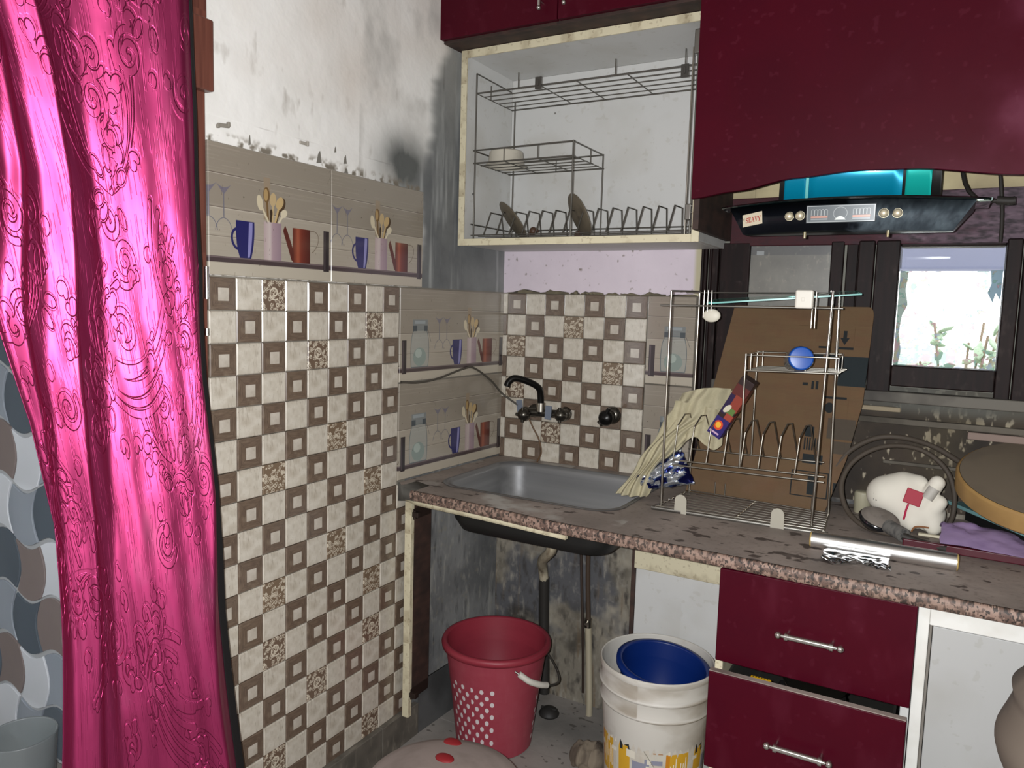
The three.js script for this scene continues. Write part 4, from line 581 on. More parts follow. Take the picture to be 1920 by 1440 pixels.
// ------------------------------------------------------------------ cooker hood
{
  const h = thing('cooker_hood', 'cooker hood with black curved control panel and metallic turquoise body', 'cooker hood');
  const fz = (x) => -0.868 + 0.115 * Math.pow(Math.max(0, Math.sin(Math.PI * clamp((x - 0.90) / 0.59))), 0.8);
  const rings = []; for (let k = 0; k <= 36; k++) { const t = k / 36, xt = lerp(0.928, 1.464, t), xb = lerp(0.968, 1.424, t); rings.push([[xt, 1.664, fz(xt)], [xb, 1.598, fz(xb) - 0.006], [xb, 1.601, Math.min(-0.90, fz(xb) - 0.02)], [xt, 1.664, -1.05]]); }
  part(h, 'control_panel', clean(loft(rings)), (() => { const m = phys(0xffffff, 0.38, 0, { specularIntensity: 0.5, map: tex(64, 512, (u, v) => { const n = fbm(u * 9, v * 14, 4), s = fbm(u * 30, v * 70, 3), d = sm(0.48, 0.62, v + (n - 0.5) * 0.25); return mix3([12, 15, 22], [98, 110, 118], clamp(d * (0.6 + 0.45 * s) + (n - 0.62) * 0.6)); }), clearcoat: 0.15, clearcoatRoughness: 0.3 }); m.flatShading = false; return m; })());
  const vis = []; for (let k = 0; k <= 36; k++) { const x = lerp(0.905, 1.492, k / 36), z = Math.max(fz(x), -0.868) + 0.012; vis.push([[x, 1.6705, z], [x, 1.6650, z], [x, 1.6650, -1.0], [x, 1.6705, -1.0]]); }
  part(h, 'glass_visor', clean(loft(vis)), phys(0x14292b, 0.08, 0, { clearcoat: 1 }), 'dark tinted glass visor');
  part(h, 'visor_end', rbox(1.470, 1.494, 1.6648, 1.6722, -0.872, -0.862, 0.001), mat(0x9fb8b4, 0.3, 0.4), 'pale glass edge');
  const teal = phys(0x0a9fc6, 0.3, 0.35, { clearcoat: 0.6, clearcoatRoughness: 0.1 });
  const body = (n, x0, x1, m, dz = 0) => { const r = []; for (let k = 0; k <= 10; k++) { const x = lerp(x0, x1, k / 10), z = -0.905 + 0.022 * Math.sin(Math.PI * clamp((x - 1.03) / 0.35)) + dz; r.push([[x, 1.6708, z], [x, 1.84, z], [x, 1.84, -1.16], [x, 1.6708, -1.16]]); } return part(h, n, clean(loft(r)), m); };
  body('body_panel', 1.046, 1.098, teal); body('trim_strip', 1.0985, 1.1055, mat(0x8ff0ee, 0.3, 0.2), 0.002); body('body_panel', 1.106, 1.3125, teal); body('body_panel', 1.319, 1.372, phys(0x1fd0c4, 0.25, 0.35, { clearcoat: 0.6 }));  // last panel is a paler turquoise, the highlight put into its colour
  body('side_cheek', 1.0335, 1.0455, blackMat); body('side_cheek', 1.3125, 1.3185, blackMat, -0.004); body('side_cheek', 1.3725, 1.392, blackMat);
  const onFront = (x, y, out = 0) => [x, y, fz(x) + 0.0005 - 0.006 * (1.664 - y) / 0.066 + out];
  for (const x of [1.086, 1.111, 1.287, 1.314]) { const g = merge(at(new THREE.SphereGeometry(0.0100, 16, 10), 0, 0, 0.003), (() => { const t = new THREE.CylinderGeometry(0.0105, 0.0105, 0.004, 16); t.rotateX(Math.PI / 2); return t; })()); const o = part(h, 'push_button', g, mat(0xe6dcc0, 0.4, 0.6), 'polished round button'); o.position.set(...onFront(x, 1.633)); }
  const plate = cv(512, 144, (g, W, H) => {
    g.fillStyle = '#5c6266'; g.fillRect(0, 0, W, H); g.strokeStyle = '#a9adae'; g.lineWidth = 5; g.strokeRect(8, 8, W - 16, H - 16); g.lineWidth = 3;
    for (const [x0, d] of [[40, 1], [350, 1]]) for (let k = 0; k < 5; k++) { g.beginPath(); g.arc(x0 + k * 25 + 10, 46, 11, Math.PI, 0); g.lineTo(x0 + k * 25 + 21, 84); g.moveTo(x0 + k * 25 - 1, 46); g.lineTo(x0 + k * 25 - 1, 84); g.stroke(); }
    g.fillStyle = '#b98a7c'; g.fillRect(36, 88, 126, 16); g.fillRect(346, 88, 126, 16); g.fillStyle = '#8a9094'; g.fillRect(36, 108, 126, 12); g.fillRect(346, 108, 126, 12);
    g.beginPath(); g.arc(256, 70, 50, 0, 6.3); g.stroke(); g.fillStyle = '#ccd0cc'; g.beginPath(); g.moveTo(214, 122); g.quadraticCurveTo(256, 62, 298, 122); g.closePath(); g.fill();
  });
  { const x = 1.199, g = tileGeo(0.146, 0.040, 0.003, 0.0015); const o = part(h, 'display_plate', g, phys(0xffffff, 0.25, 0.1, { map: plate, clearcoat: 0.6 }), 'grey printed speed display'); o.position.set(x, 1.634, fz(x) - 0.001); o.rotation.x = 0.09; }
  const stick = cv(384, 160, (g, W, H) => { g.fillStyle = '#d8cdb4'; g.fillRect(0, 0, W, H); g.fillStyle = '#b23a34'; g.font = 'bold 92px serif'; g.textBaseline = 'middle'; g.fillText('SEAVY', 62, 84, 300); g.fillStyle = '#7c5a48'; g.font = 'bold 56px serif'; g.fillText('V', 12, 70); });
  { const x = 0.993, d = (fz(x + 0.02) - fz(x - 0.02)) / 0.04; const o = part(h, 'brand_sticker', tileGeo(0.058, 0.030, 0.0012, 0.0004), mat(0xffffff, 0.5, 0, { map: stick }), 'cream sticker with red lettering'); o.position.set(...onFront(x, 1.633, 0.001)); o.rotation.y = -Math.atan(d); o.rotation.z = 0.10; }
  for (const x of [1.118, 1.296]) part(h, 'lamp_pin', rod([x, 1.584, -0.80], [x, 1.599, -0.80], 0.0035, 8), mat(0xcfc39a, 0.3, 0.8));
  const cb = thing('hood_cable', 'black power cable looping down beside the cooker hood', 'cable'); part(cb, 'wire', tube([[1.43, 2.759, -1.10], [1.43, 2.0, -1.10], [1.432, 1.80, -1.08], [1.442, 1.73, -1.05], [1.47, 1.69, -1.02], [1.52, 1.684, -1.02]], 0.005, 40, 8), rubber); part(cb, 'plug', tube([[1.508, 1.686, -1.02], [1.535, 1.683, -1.02], [1.545, 1.684, -1.02]], 0.010, 8, 8), rubber);
  solo('flue_cable', tube([[1.50, 2.759, -1.16], [1.50, 2.05, -1.16], [1.505, 1.85, -1.15], [1.518, 1.75, -1.14], [1.528, 1.66, -1.14], [1.53, 1.60, -1.16]], 0.0045, 30, 8), rubber, 'thin black wire hanging against the sooty board', 'cable');
}

// ------------------------------------------------------------------ wire rack inside the dish cabinet
{
  const k = thing('dish_rack', 'old three tier wire dish rack inside the white wall cabinet', 'dish rack');
  const R = 0.0026, T = 0.0017, xl = 0.073, xr = 0.786, xm = 0.42, zF = -0.972, zB = -1.20, y0 = 1.6155;
  for (const [x, z, t] of [[xl, zF, 2.135], [xr, zF, 2.15], [xl + 0.012, zB, 2.10], [xr - 0.01, zB, 2.10], [xm, zF, 1.903], [xm, zB, 1.903]]) part(k, 'post', rod([x, y0, z], [x, t, z], R), rackOld);
  part(k, 'post', rod([xr - 0.012, y0, zF + 0.004], [xr - 0.012, 2.12, zF + 0.004], R), chrome);
  for (let i = 0; i < 6; i++) { const z = lerp(zF, zB, i / 5); part(k, 'shelf_wire', rod([xl, 2.074, z], [xr, 2.074, z], i % 5 ? T : R), rackOld); part(k, 'shelf_wire', rod([xl - 0.006, 1.857, z], [xm + 0.004, 1.857, z], i % 5 ? T : R), rackOld); part(k, 'shelf_wire', rod([xl - 0.01, 1.629, z], [xr, 1.629, z], T), rackOld); }
  for (const x of [xl, 0.30, 0.42, 0.58, xr]) part(k, 'cross_wire', rod([x, 2.074, zF], [x, 2.074, zB], T), rackOld); for (const x of [xl, 0.18, 0.30, xm]) part(k, 'cross_wire', rod([x, 1.857, zF], [x, 1.857, zB], T), rackOld);
  part(k, 'rail', bent([[xl, 2.135, zF], [xl - 0.004, 2.135, zB]], R), rackOld); part(k, 'rail', bent([[xr, 2.142, zF], [xr, 2.142, zB]], R), rackOld); for (const [x, z] of [[xl, -1.06], [xr - 0.035, zF], [0.225, zF], [0.545, zF]]) part(k, 'upright_wire', rod([x, 2.074, z], [x, 2.12, z], T), rackOld);
  part(k, 'rail', bent([[xl - 0.006, 1.897, zF], [xm, 1.900, zF], [xm, 1.900, zB], [xl - 0.006, 1.897, zB], [xl - 0.006, 1.897, zF]], R), rackOld); for (const [x, z] of [[0.30, zF], [0.18, zF], [xm, -1.10], [0.25, zB]]) part(k, 'upright_wire', rod([x, 1.857, z], [x, 1.898, z], T), rackOld);
  part(k, 'rail', bent([[xl, 1.664, zB], [xr, 1.664, zB]], R), rackOld); part(k, 'rail', bent([[xl - 0.01, 1.664, zF], [xl - 0.004, 1.664, zB]], R), rackOld);
  for (let i = 0; i < 15; i++) { const x = lerp(0.10, 0.765, i / 14); part(k, 'plate_divider', bent([[x, 1.630, -0.99], [x + 0.008, 1.705, -1.02], [x + 0.010, 1.705, -1.085], [x + 0.002, 1.630, -1.12]], 0.0021), rackOld); }
  for (const [x, y] of [[0.297, 2.080], [0.752, 2.060]]) part(k, 'clip', merge(rbox(x - 0.011, x + 0.011, y - 0.018, y + 0.018, zF + 0.003, zF + 0.006, 0.001), rbox(x - 0.003, x + 0.003, y - 0.008, y + 0.010, zF + 0.006, zF + 0.009, 0.001)), mat(0x4a4743, 0.5, 0.4), 'dark metal clip');
  part(k, 'catch', merge(rbox(0.774, 0.792, 1.655, 1.700, -0.968, -0.958, 0.004), at(new THREE.TorusGeometry(0.010, 0.003, 8, 14), 0.796, 1.685, -0.962)), dullSteel, 'grey catch'); part(k, 'catch', rbox(0.776, 0.800, 2.10, 2.165, -0.968, -0.960, 0.004), dullSteel, 'grey catch');
}
{
  const plateG = lathe([[0, 0], [0.045, 0], [0.072, 0.007], [0.073, 0.009], [0.070, 0.0095], [0.044, 0.0028], [0, 0.0025]], 36); const pm = mat(0xffffff, 0.55, 0.1, { map: mottled([112, 102, 86], [84, 76, 64], 0.8, 5) });
  const mk = (label, x, y, z, tilt, yaw) => { const o = solo('plate', plateG, pm, label, 'plate', 'plates in the dish rack'); o.rotation.order = 'YZX'; o.rotation.set(0, yaw, tilt); o.position.set(x, y, z); return o; };
  mk('brown steel plate leaning low in the left end of the cabinet dish rack', 0.165, 1.677, -1.055, -0.92, 0.75); mk('brown steel plate leaning steeply by the middle post of the cabinet dish rack', 0.402, 1.688, -1.055, -1.12, 0.75);
  const b = thing('bowl', 'white enamel bowl upside down on the middle wire shelf', 'bowl', [0.128, 1.859, -1.075]); part(b, 'shell', lathe([[0, 0.052], [0.050, 0.051], [0.055, 0.046], [0.060, 0.010], [0.072, 0.001], [0.071, 0], [0.058, 0.008], [0.052, 0.045], [0, 0.048]], 40), mat(0xffffff, 0.4, 0, { map: mottled([196, 190, 176], [156, 150, 138], 0.8, 4) }));
  const lump = (label, x, z, s, c) => solo('knob', merge(at(new THREE.SphereGeometry(s, 10, 8), x, 1.631 + s, z), rod([x - s, 1.635, z], [x + s * 1.4, 1.632 + s, z], s * 0.4)), mat(c, 0.5), label, 'knob'); lump('brown knob lying by the left plate in the cabinet rack', 0.262, -1.03, 0.013, 0x4a3326); lump('small reddish brown knob lying by the middle post of the cabinet rack', 0.372, -1.13, 0.011, 0x5a3426);
}

// ------------------------------------------------------------------ wire rack on the worktop
{
  const k = thing('counter_rack', 'shiny chrome wire dish rack standing on the worktop', 'dish rack');
  const R = 0.0032, T = 0.0019, Z = TOP + 0.0003; const FL = [0.781, -0.857], FR = [1.177, -0.872], BL = [0.80, -1.06], BR = [1.182, -1.03];
  for (const [p, t, l] of [[FL, 1.457, 0], [FR, 1.463, 0.004], [BL, 1.463, 0], [BR, 1.463, -0.004]]) part(k, 'post', rod([p[0] - l * 2, Z + 0.001, p[1]], [p[0] + l, t, p[1]], R, 8), chrome);
  // base tray
  for (let i = 0; i < 9; i++) { const t = i / 8, a = [lerp(0.772, 0.792, t), lerp(-0.842, -1.075, t)], b = [lerp(1.200, 1.188, t), lerp(-0.862, -1.045, t)]; part(k, 'tray_wire', rod([a[0], Z + 0.012, a[1]], [b[0], Z + 0.012, b[1]], i % 8 ? T : 0.0024), chrome); }
  part(k, 'tray_bar', loft([[0.760, -0.838], [1.21, -0.860]].map(([x, z]) => [[x, Z, z], [x, Z + 0.008, z], [x, Z + 0.008, z - 0.006], [x, Z, z - 0.006]])), dullSteel); for (const [a, b] of [[[0.772, -0.842], [0.792, -1.075]], [[0.985, -0.852], [0.99, -1.06]], [[1.2, -0.862], [1.188, -1.045]]]) part(k, 'tray_bar', rod([a[0], Z + 0.009, a[1]], [b[0], Z + 0.009, b[1]], R), chrome);
  for (const [x, z] of [[0.84, -0.845], [1.09, -0.855]]) { const s = new THREE.Shape(); s.moveTo(-0.017, 0); s.lineTo(0.017, 0); s.lineTo(0.016, 0.036); s.absarc(0, 0.036, 0.016, 0, Math.PI, false); s.closePath(); const g = new THREE.ExtrudeGeometry(s, { depth: 0.003, bevelEnabled: false, curveSegments: 8 }); part(k, 'clip', at(g, x, Z, z), phys(0xcfcabb, 0.3, 0, { transmission: 0.35, thickness: 0 }), 'clear plastic clip'); }
  for (const [x, z] of [[0.875, -1.065], [0.905, -1.06], [1.145, -1.045]]) part(k, 'upright_wire', rod([x, Z + 0.012, z], [x, Z + 0.05, z], T), chrome);
  // plate tier
  const py = 1.0; for (const [dz, y] of [[0, py], [0.004, py - 0.013]]) part(k, 'tier_rail', rod([0.80, y - 0.006, -0.885 + dz], [1.19, y, -0.885 + dz], 0.0026), chrome); part(k, 'tier_rail', rod([0.80, py + 0.004, -1.03], [1.17, py + 0.01, -1.03], 0.0026), chrome);
  for (let i = 0; i < 8; i++) { const x = 0.80 + i * 0.0455; part(k, 'plate_divider', bent([[x, py - 0.004, -0.886], [x + 0.006, py + 0.090, -0.895], [x + 0.014, py + 0.118, -0.93], [x + 0.022, py + 0.118, -0.95], [x + 0.032, py + 0.006, -1.03]], T), chrome); }
  // middle shelf
  const ms = 1.256, mr = 1.296; part(k, 'shelf_rail', bent([[0.985, mr, -0.862], [1.205, mr + 0.004, -0.872], [1.195, mr + 0.006, -1.05], [0.975, mr, -1.05], [0.985, mr, -0.862]], 0.0023), chrome); for (let i = 0; i < 8; i++) { const z = lerp(-0.862, -1.05, i / 7); part(k, 'shelf_wire', rod([0.985, ms, z], [1.207, ms + 0.006, z - 0.006], i % 7 ? T : 0.0026), chrome); }
  for (const [x, z, y] of [[0.985, -0.862, py], [0.975, -1.05, py]]) part(k, 'post', rod([x, y, z], [x, mr + 0.003, z], 0.0028), chrome); for (const [x, z] of [[0.998, -0.862], [0.990, -1.05], [1.195, -1.05], [1.205, -0.874]]) part(k, 'upright_wire', rod([x, ms, z], [x, mr + 0.004, z], T), chrome);
  // top shelf
  const ts = 1.418; part(k, 'shelf_rail', bent([[0.752, ts, -0.857], [1.206, ts + 0.003, -0.872]], 0.0028), dullSteel); part(k, 'shelf_rail', bent([[0.76, 1.458, -1.06], [1.21, 1.462, -1.03]], 0.0022), dullSteel); part(k, 'shelf_rail', bent([[0.781, 1.457, -0.857], [0.80, 1.462, -1.06]], 0.0022), dullSteel); part(k, 'shelf_rail', bent([[1.177, 1.462, -0.872], [1.166, 1.462, -1.03]], 0.0022), dullSteel);
  for (let i = 1; i < 7; i++) { const z = lerp(-0.86, -1.05, i / 6); part(k, 'shelf_wire', rod([0.78, ts + 0.001, z], [1.19, ts + 0.003, z], T), dullSteel); } for (const x of [0.868, 0.878, 0.888, 1.137, 1.145]) part(k, 'upright_wire', rod([x, x > 1 ? 1.37 : ts - 0.03, -0.864], [x, 1.460, -0.864], T), chrome);
  part(k, 'knob', at(new THREE.SphereGeometry(1, 20, 12).scale(0.0235, 0.0175, 0.008), 0.889, 1.394, -0.868), mat(0xd6d1c2, 0.5), 'white oval plastic knob'); part(k, 'bracket', merge(rbox(1.098, 1.140, ts, ts + 0.046, -0.868, -0.846, 0.005, 2), rbox(1.113, 1.121, ts + 0.018, ts + 0.027, -0.847, -0.8445, 0.001)), mat(0xe4dfd4, 0.4), 'white plastic bracket');
}
{ const g = thing('glass_shelf', 'loose pane of green edged glass lying on the top of the chrome rack', 'glass shelf', [1.03, 1.4440, -0.975], 0.16); g.rotation.z = 0.075; g.rotation.x = 0.07; part(g, 'pane', rbox(-0.17, 0.20, 0, 0.004, -0.085, 0.085, 0.001), phys(0xbfe6df, 0.04, 0, { transmission: 0.9, thickness: 0, ior: 1.5 })); const e = mat(0x4fa59d, 0.25); for (const [a, b, c, d] of [[-0.17, 0.20, 0.0851, 0.0862], [-0.17, 0.20, -0.0862, -0.0851]]) part(g, 'edge', box(a, b, 0, 0.004, c, d), e, 'green glass edge'); for (const [a, b] of [[-0.1712, -0.1701], [0.2001, 0.2012]]) part(g, 'edge', box(a, b, 0, 0.004, -0.085, 0.085), e); }
{ const j = thing('jar', 'clear plastic jar with a blue lid lying on the middle shelf of the chrome rack', 'jar', [1.112, 1.292, -0.905]); j.rotation.set(0, 0.25, 0); j.rotation.x = -0.12;
  const lid = lathe([[0, 0.016], [0.026, 0.016], [0.030, 0.013], [0.031, 0.0], [0.029, 0.0], [0.028, 0.012], [0, 0.013]], 36).rotateX(Math.PI / 2); part(j, 'lid', lid, mat(0x1652ad, 0.35), 'blue screw lid'); part(j, 'jar_body', lathe([[0.0275, 0.010], [0.0275, 0.0], [0.033, -0.012], [0.033, -0.105], [0.030, -0.11], [0, -0.11]], 36).rotateX(Math.PI / 2), phys(0xdfe6ea, 0.12, 0, { transmission: 0.85, thickness: 0 })); }
{ // cardboard sheet
  const print = cv(768, 1024, (g, W, H) => {
    let sd = 77; const r = () => (sd = (sd * 16807) % 2147483647) / 2147483647; g.fillStyle = '#7a6246'; g.fillRect(0, 0, W, H);
    for (let k = 0; k < 500; k++) { g.fillStyle = rgb(r() < 0.5 ? [138, 106, 72] : [100, 76, 50], 0.06); g.fillRect(r() * W, r() * H, 20 + r() * 160, 8 + r() * 60); } for (let y = 0; y < H; y += 7) { g.fillStyle = rgb([90, 66, 40], 0.06); g.fillRect(0, y, W, 2); }
    for (let k = 0; k < 26; k++) { g.fillStyle = rgb([128, 112, 96], 0.10); g.beginPath(); g.ellipse(r() * W, H * 0.7 + r() * H * 0.3, 60 + r() * 90, 30 + r() * 50, 0, 0, 6.3); g.fill(); }
    g.fillStyle = '#1c2226'; const X = (x) => x * W, Y = (y) => y * H;
    g.fillRect(X(0.80), Y(0.20), X(0.10), 12); g.beginPath(); g.moveTo(X(0.825), Y(0.155)); g.lineTo(X(0.875), Y(0.155)); g.lineTo(X(0.85), Y(0.19)); g.closePath(); g.fill(); g.fillRect(X(0.84), Y(0.12), X(0.02), Y(0.04)); g.fillRect(X(0.71), Y(0.20), X(0.06), 10);
    g.fillRect(X(0.69), Y(0.235), X(0.05), 20); g.fillRect(X(0.76), Y(0.235), X(0.05), 22); g.fillStyle = '#232f35'; g.fillRect(X(0.83), Y(0.245), X(0.17), Y(0.145)); g.fillStyle = '#1c2226';
    g.fillRect(X(0.64), Y(0.385), X(0.03), 14); g.fillRect(X(0.69), Y(0.375), X(0.014), Y(0.04)); g.fillRect(X(0.714), Y(0.375), X(0.014), Y(0.04)); g.fillRect(X(0.76), Y(0.445), X(0.13), 11); g.beginPath(); g.ellipse(X(0.80), Y(0.50), 20, 26, 0, 0, 6.3); g.fill();
    for (let k = 0; k < 6; k++) g.fillRect(X(0.68) + k * 11, Y(0.655), 6, Y(0.06)); g.fillStyle = '#20292e'; g.fillRect(X(0.68), Y(0.60), X(0.05), Y(0.05)); g.fillRect(X(0.68), Y(0.735), X(0.11), Y(0.045)); g.strokeStyle = '#1c2226'; g.lineWidth = 5; g.strokeRect(X(0.63), Y(0.82), X(0.2), Y(0.12)); g.fillRect(X(0.72), Y(0.83), X(0.05), Y(0.10)); g.fillRect(X(0.86), Y(0.86), X(0.07), Y(0.09)); g.fillStyle = rgb([70, 72, 72], 0.6); g.fillRect(X(0.80), Y(0.55), X(0.15), Y(0.1)); g.fillRect(X(0.83), Y(0.66), X(0.12), Y(0.06));
  });
  const s = new THREE.Shape(), L = 0.58; s.moveTo(0.778, 0); s.lineTo(1.172, 0); s.lineTo(1.215, 0.15); s.lineTo(1.243, 0.31); s.lineTo(1.250, 0.545); s.quadraticCurveTo(1.252, L, 1.235, L); s.lineTo(0.868, L - 0.004); s.closePath();
  const g = new THREE.ExtrudeGeometry(s, { depth: 0.006, bevelEnabled: true, bevelSize: 0.0008, bevelThickness: 0.0008, bevelSegments: 1, curveSegments: 6 }); const p = g.attributes.position, uv = g.attributes.uv; for (let i = 0; i < p.count; i++) uv.setXY(i, (p.getX(i) - 0.775) / 0.48, p.getY(i) / L);
  const o = solo('cardboard', g, mat(0xd6d2cc, 0.85, 0, { map: print, bumpMap: plasterBump, bumpScale: 0.002 }), 'brown printed cardboard sheet leaning against the window behind the rack', 'cardboard'); o.position.set(0, TOP + 0.001, -1.105); o.rotation.x = -Math.asin(0.112 / L);
}
{ // cream cloth draped into the rack
  const Lp = [[0.775, 1.165, -1.02], [0.745, 1.10, -1.00], [0.705, 1.02, -0.985], [0.665, 0.945, -0.965], [0.622, 0.866, -0.935]], Rp = [[0.915, 1.188, -1.035], [0.905, 1.13, -1.00], [0.815, 1.05, -0.965], [0.755, 0.97, -0.945], [0.715, 0.872, -0.925]];
  const cl = new THREE.CatmullRomCurve3(Lp.map((p) => V(...p))), cr = new THREE.CatmullRomCurve3(Rp.map((p) => V(...p)));
  const g = grid(50, 60, (u, v) => { const a = cl.getPoint(v), b = cr.getPoint(v), p = a.lerp(b, u), w = Math.sin(u * Math.PI), f = 0.010 * Math.sin(u * 24 + Math.sin(v * 3) * 1.3) * (0.35 + 0.65 * v) + 0.010 * (fbm(u * 5 + 3, v * 6, 3) - 0.5); return [p.x + 0.004 * Math.sin(v * 17 + u * 4), p.y + 0.012 * w * (1 - v), p.z + f + 0.028 * w]; });
  const back = grid(50, 60, (u, v) => { const a = cl.getPoint(v), b = cr.getPoint(v), p = a.lerp(b, u); return [p.x, p.y - 0.004, p.z - 0.018 * Math.sin(u * Math.PI) - 0.002]; });
  const o = thing('cloth', 'crumpled cream cotton cloth draped over the left side of the chrome rack', 'cloth'); const cm = mat(0xffffff, 0.95, 0, { map: tex(256, 256, (u, v) => { const n = fbm(u * 8, v * 8, 4), w = fbm(u * 90, v * 90, 1); return mix3(mix3([196, 188, 158], [168, 160, 132], n), [150, 142, 118], w * 0.25); }), side: THREE.DoubleSide }); part(o, 'front_layer', g, cm); part(o, 'back_layer', back, cm);
  const hang = grid(30, 24, (u, v) => { const x = lerp(0.775, 0.912, u), top = 1.150 - 0.02 * u; return [x - v * 0.03 * (1 - u), top - v * (0.135 - 0.05 * u + 0.02 * Math.sin(u * 9)), -0.962 - 0.006 * Math.sin(u * 26) - 0.02 * (1 - v) * Math.sin(u * 3.1)]; }); part(o, 'hanging_fold', hang, cm);
}
{ // foil snack packet under the cloth
  const ptex = tex(256, 256, (u, v) => { const n = fbm(u * 6, v * 6, 4), m = fbm(u * 11 + 4, v * 11, 3); let c = n > 0.52 ? [24, 28, 84] : n > 0.44 ? [70, 90, 140] : [168, 172, 178]; if (m > 0.66) c = [206, 210, 214]; return c; });
  const f = (s) => grid(36, 28, (u, v) => { const w = Math.sin(u * Math.PI) * Math.sin(v * Math.PI), n = fbm(u * 7 + s * 5, v * 7, 4) - 0.5; return [lerp(-0.075, 0.085, u) + n * 0.012, lerp(-0.045, 0.06, v) * (0.35 + 0.65 * u) + n * 0.012, s * (Math.sqrt(Math.max(0, w)) * 0.024 + 0.001) + n * 0.016]; });
  const o = thing('snack_packet', 'crumpled navy and silver foil packet beneath the cream cloth', 'packet', [0.748, 0.925, -0.945], 0.15); o.rotation.z = 0.42; part(o, 'front_foil', f(1), mat(0xffffff, 0.25, 0.75, { map: ptex, side: THREE.DoubleSide })); part(o, 'back_foil', f(-1), mat(0xffffff, 0.25, 0.75, { map: ptex, side: THREE.DoubleSide }));
}
{ // small printed carton standing on end in the plate tier
  const art = cv(128, 512, (g, W, H) => { g.fillStyle = '#2c1c1c'; g.fillRect(0, 0, W, H); g.fillStyle = '#5a2420'; g.fillRect(0, 60, W, 90); g.fillStyle = '#241640'; g.fillRect(0, 150, 46, 170); g.fillStyle = '#8c3a2c'; g.fillRect(46, 140, 82, 130); g.fillStyle = '#5d7a3c'; g.fillRect(56, 250, 60, 60); g.fillStyle = '#cfc9b4'; g.beginPath(); g.ellipse(44, 270, 22, 40, 0.4, 0, 6.3); g.fill(); g.fillStyle = '#9c4234'; g.fillRect(60, 300, 68, 50); g.fillStyle = '#2e2168'; g.fillRect(0, 352, W, 160); g.fillStyle = '#d84a2a'; g.beginPath(); g.arc(56, 418, 40, 0, 6.3); g.fill(); g.fillStyle = '#efb23a'; g.beginPath(); g.arc(54, 416, 24, 0, 6.3); g.fill(); g.fillStyle = '#c9a6c4'; g.fillRect(12, 476, 90, 14); });
  const g = new RoundedBoxGeometry(0.040, 0.185, 0.036, 1, 0.0015), p = g.attributes.position, uv = g.attributes.uv; for (let i = 0; i < p.count; i++) uv.setXY(i, p.getX(i) / 0.040 + 0.5, p.getY(i) / 0.185 + 0.5);
  const o = solo('carton', g, mat(0xffffff, 0.45, 0, { map: art }), 'small purple printed carton with an orange circle tilted in the chrome rack', 'carton'); o.position.set(0.944, 1.150, -0.925); o.rotation.set(0.1, -0.1, -0.52);
}
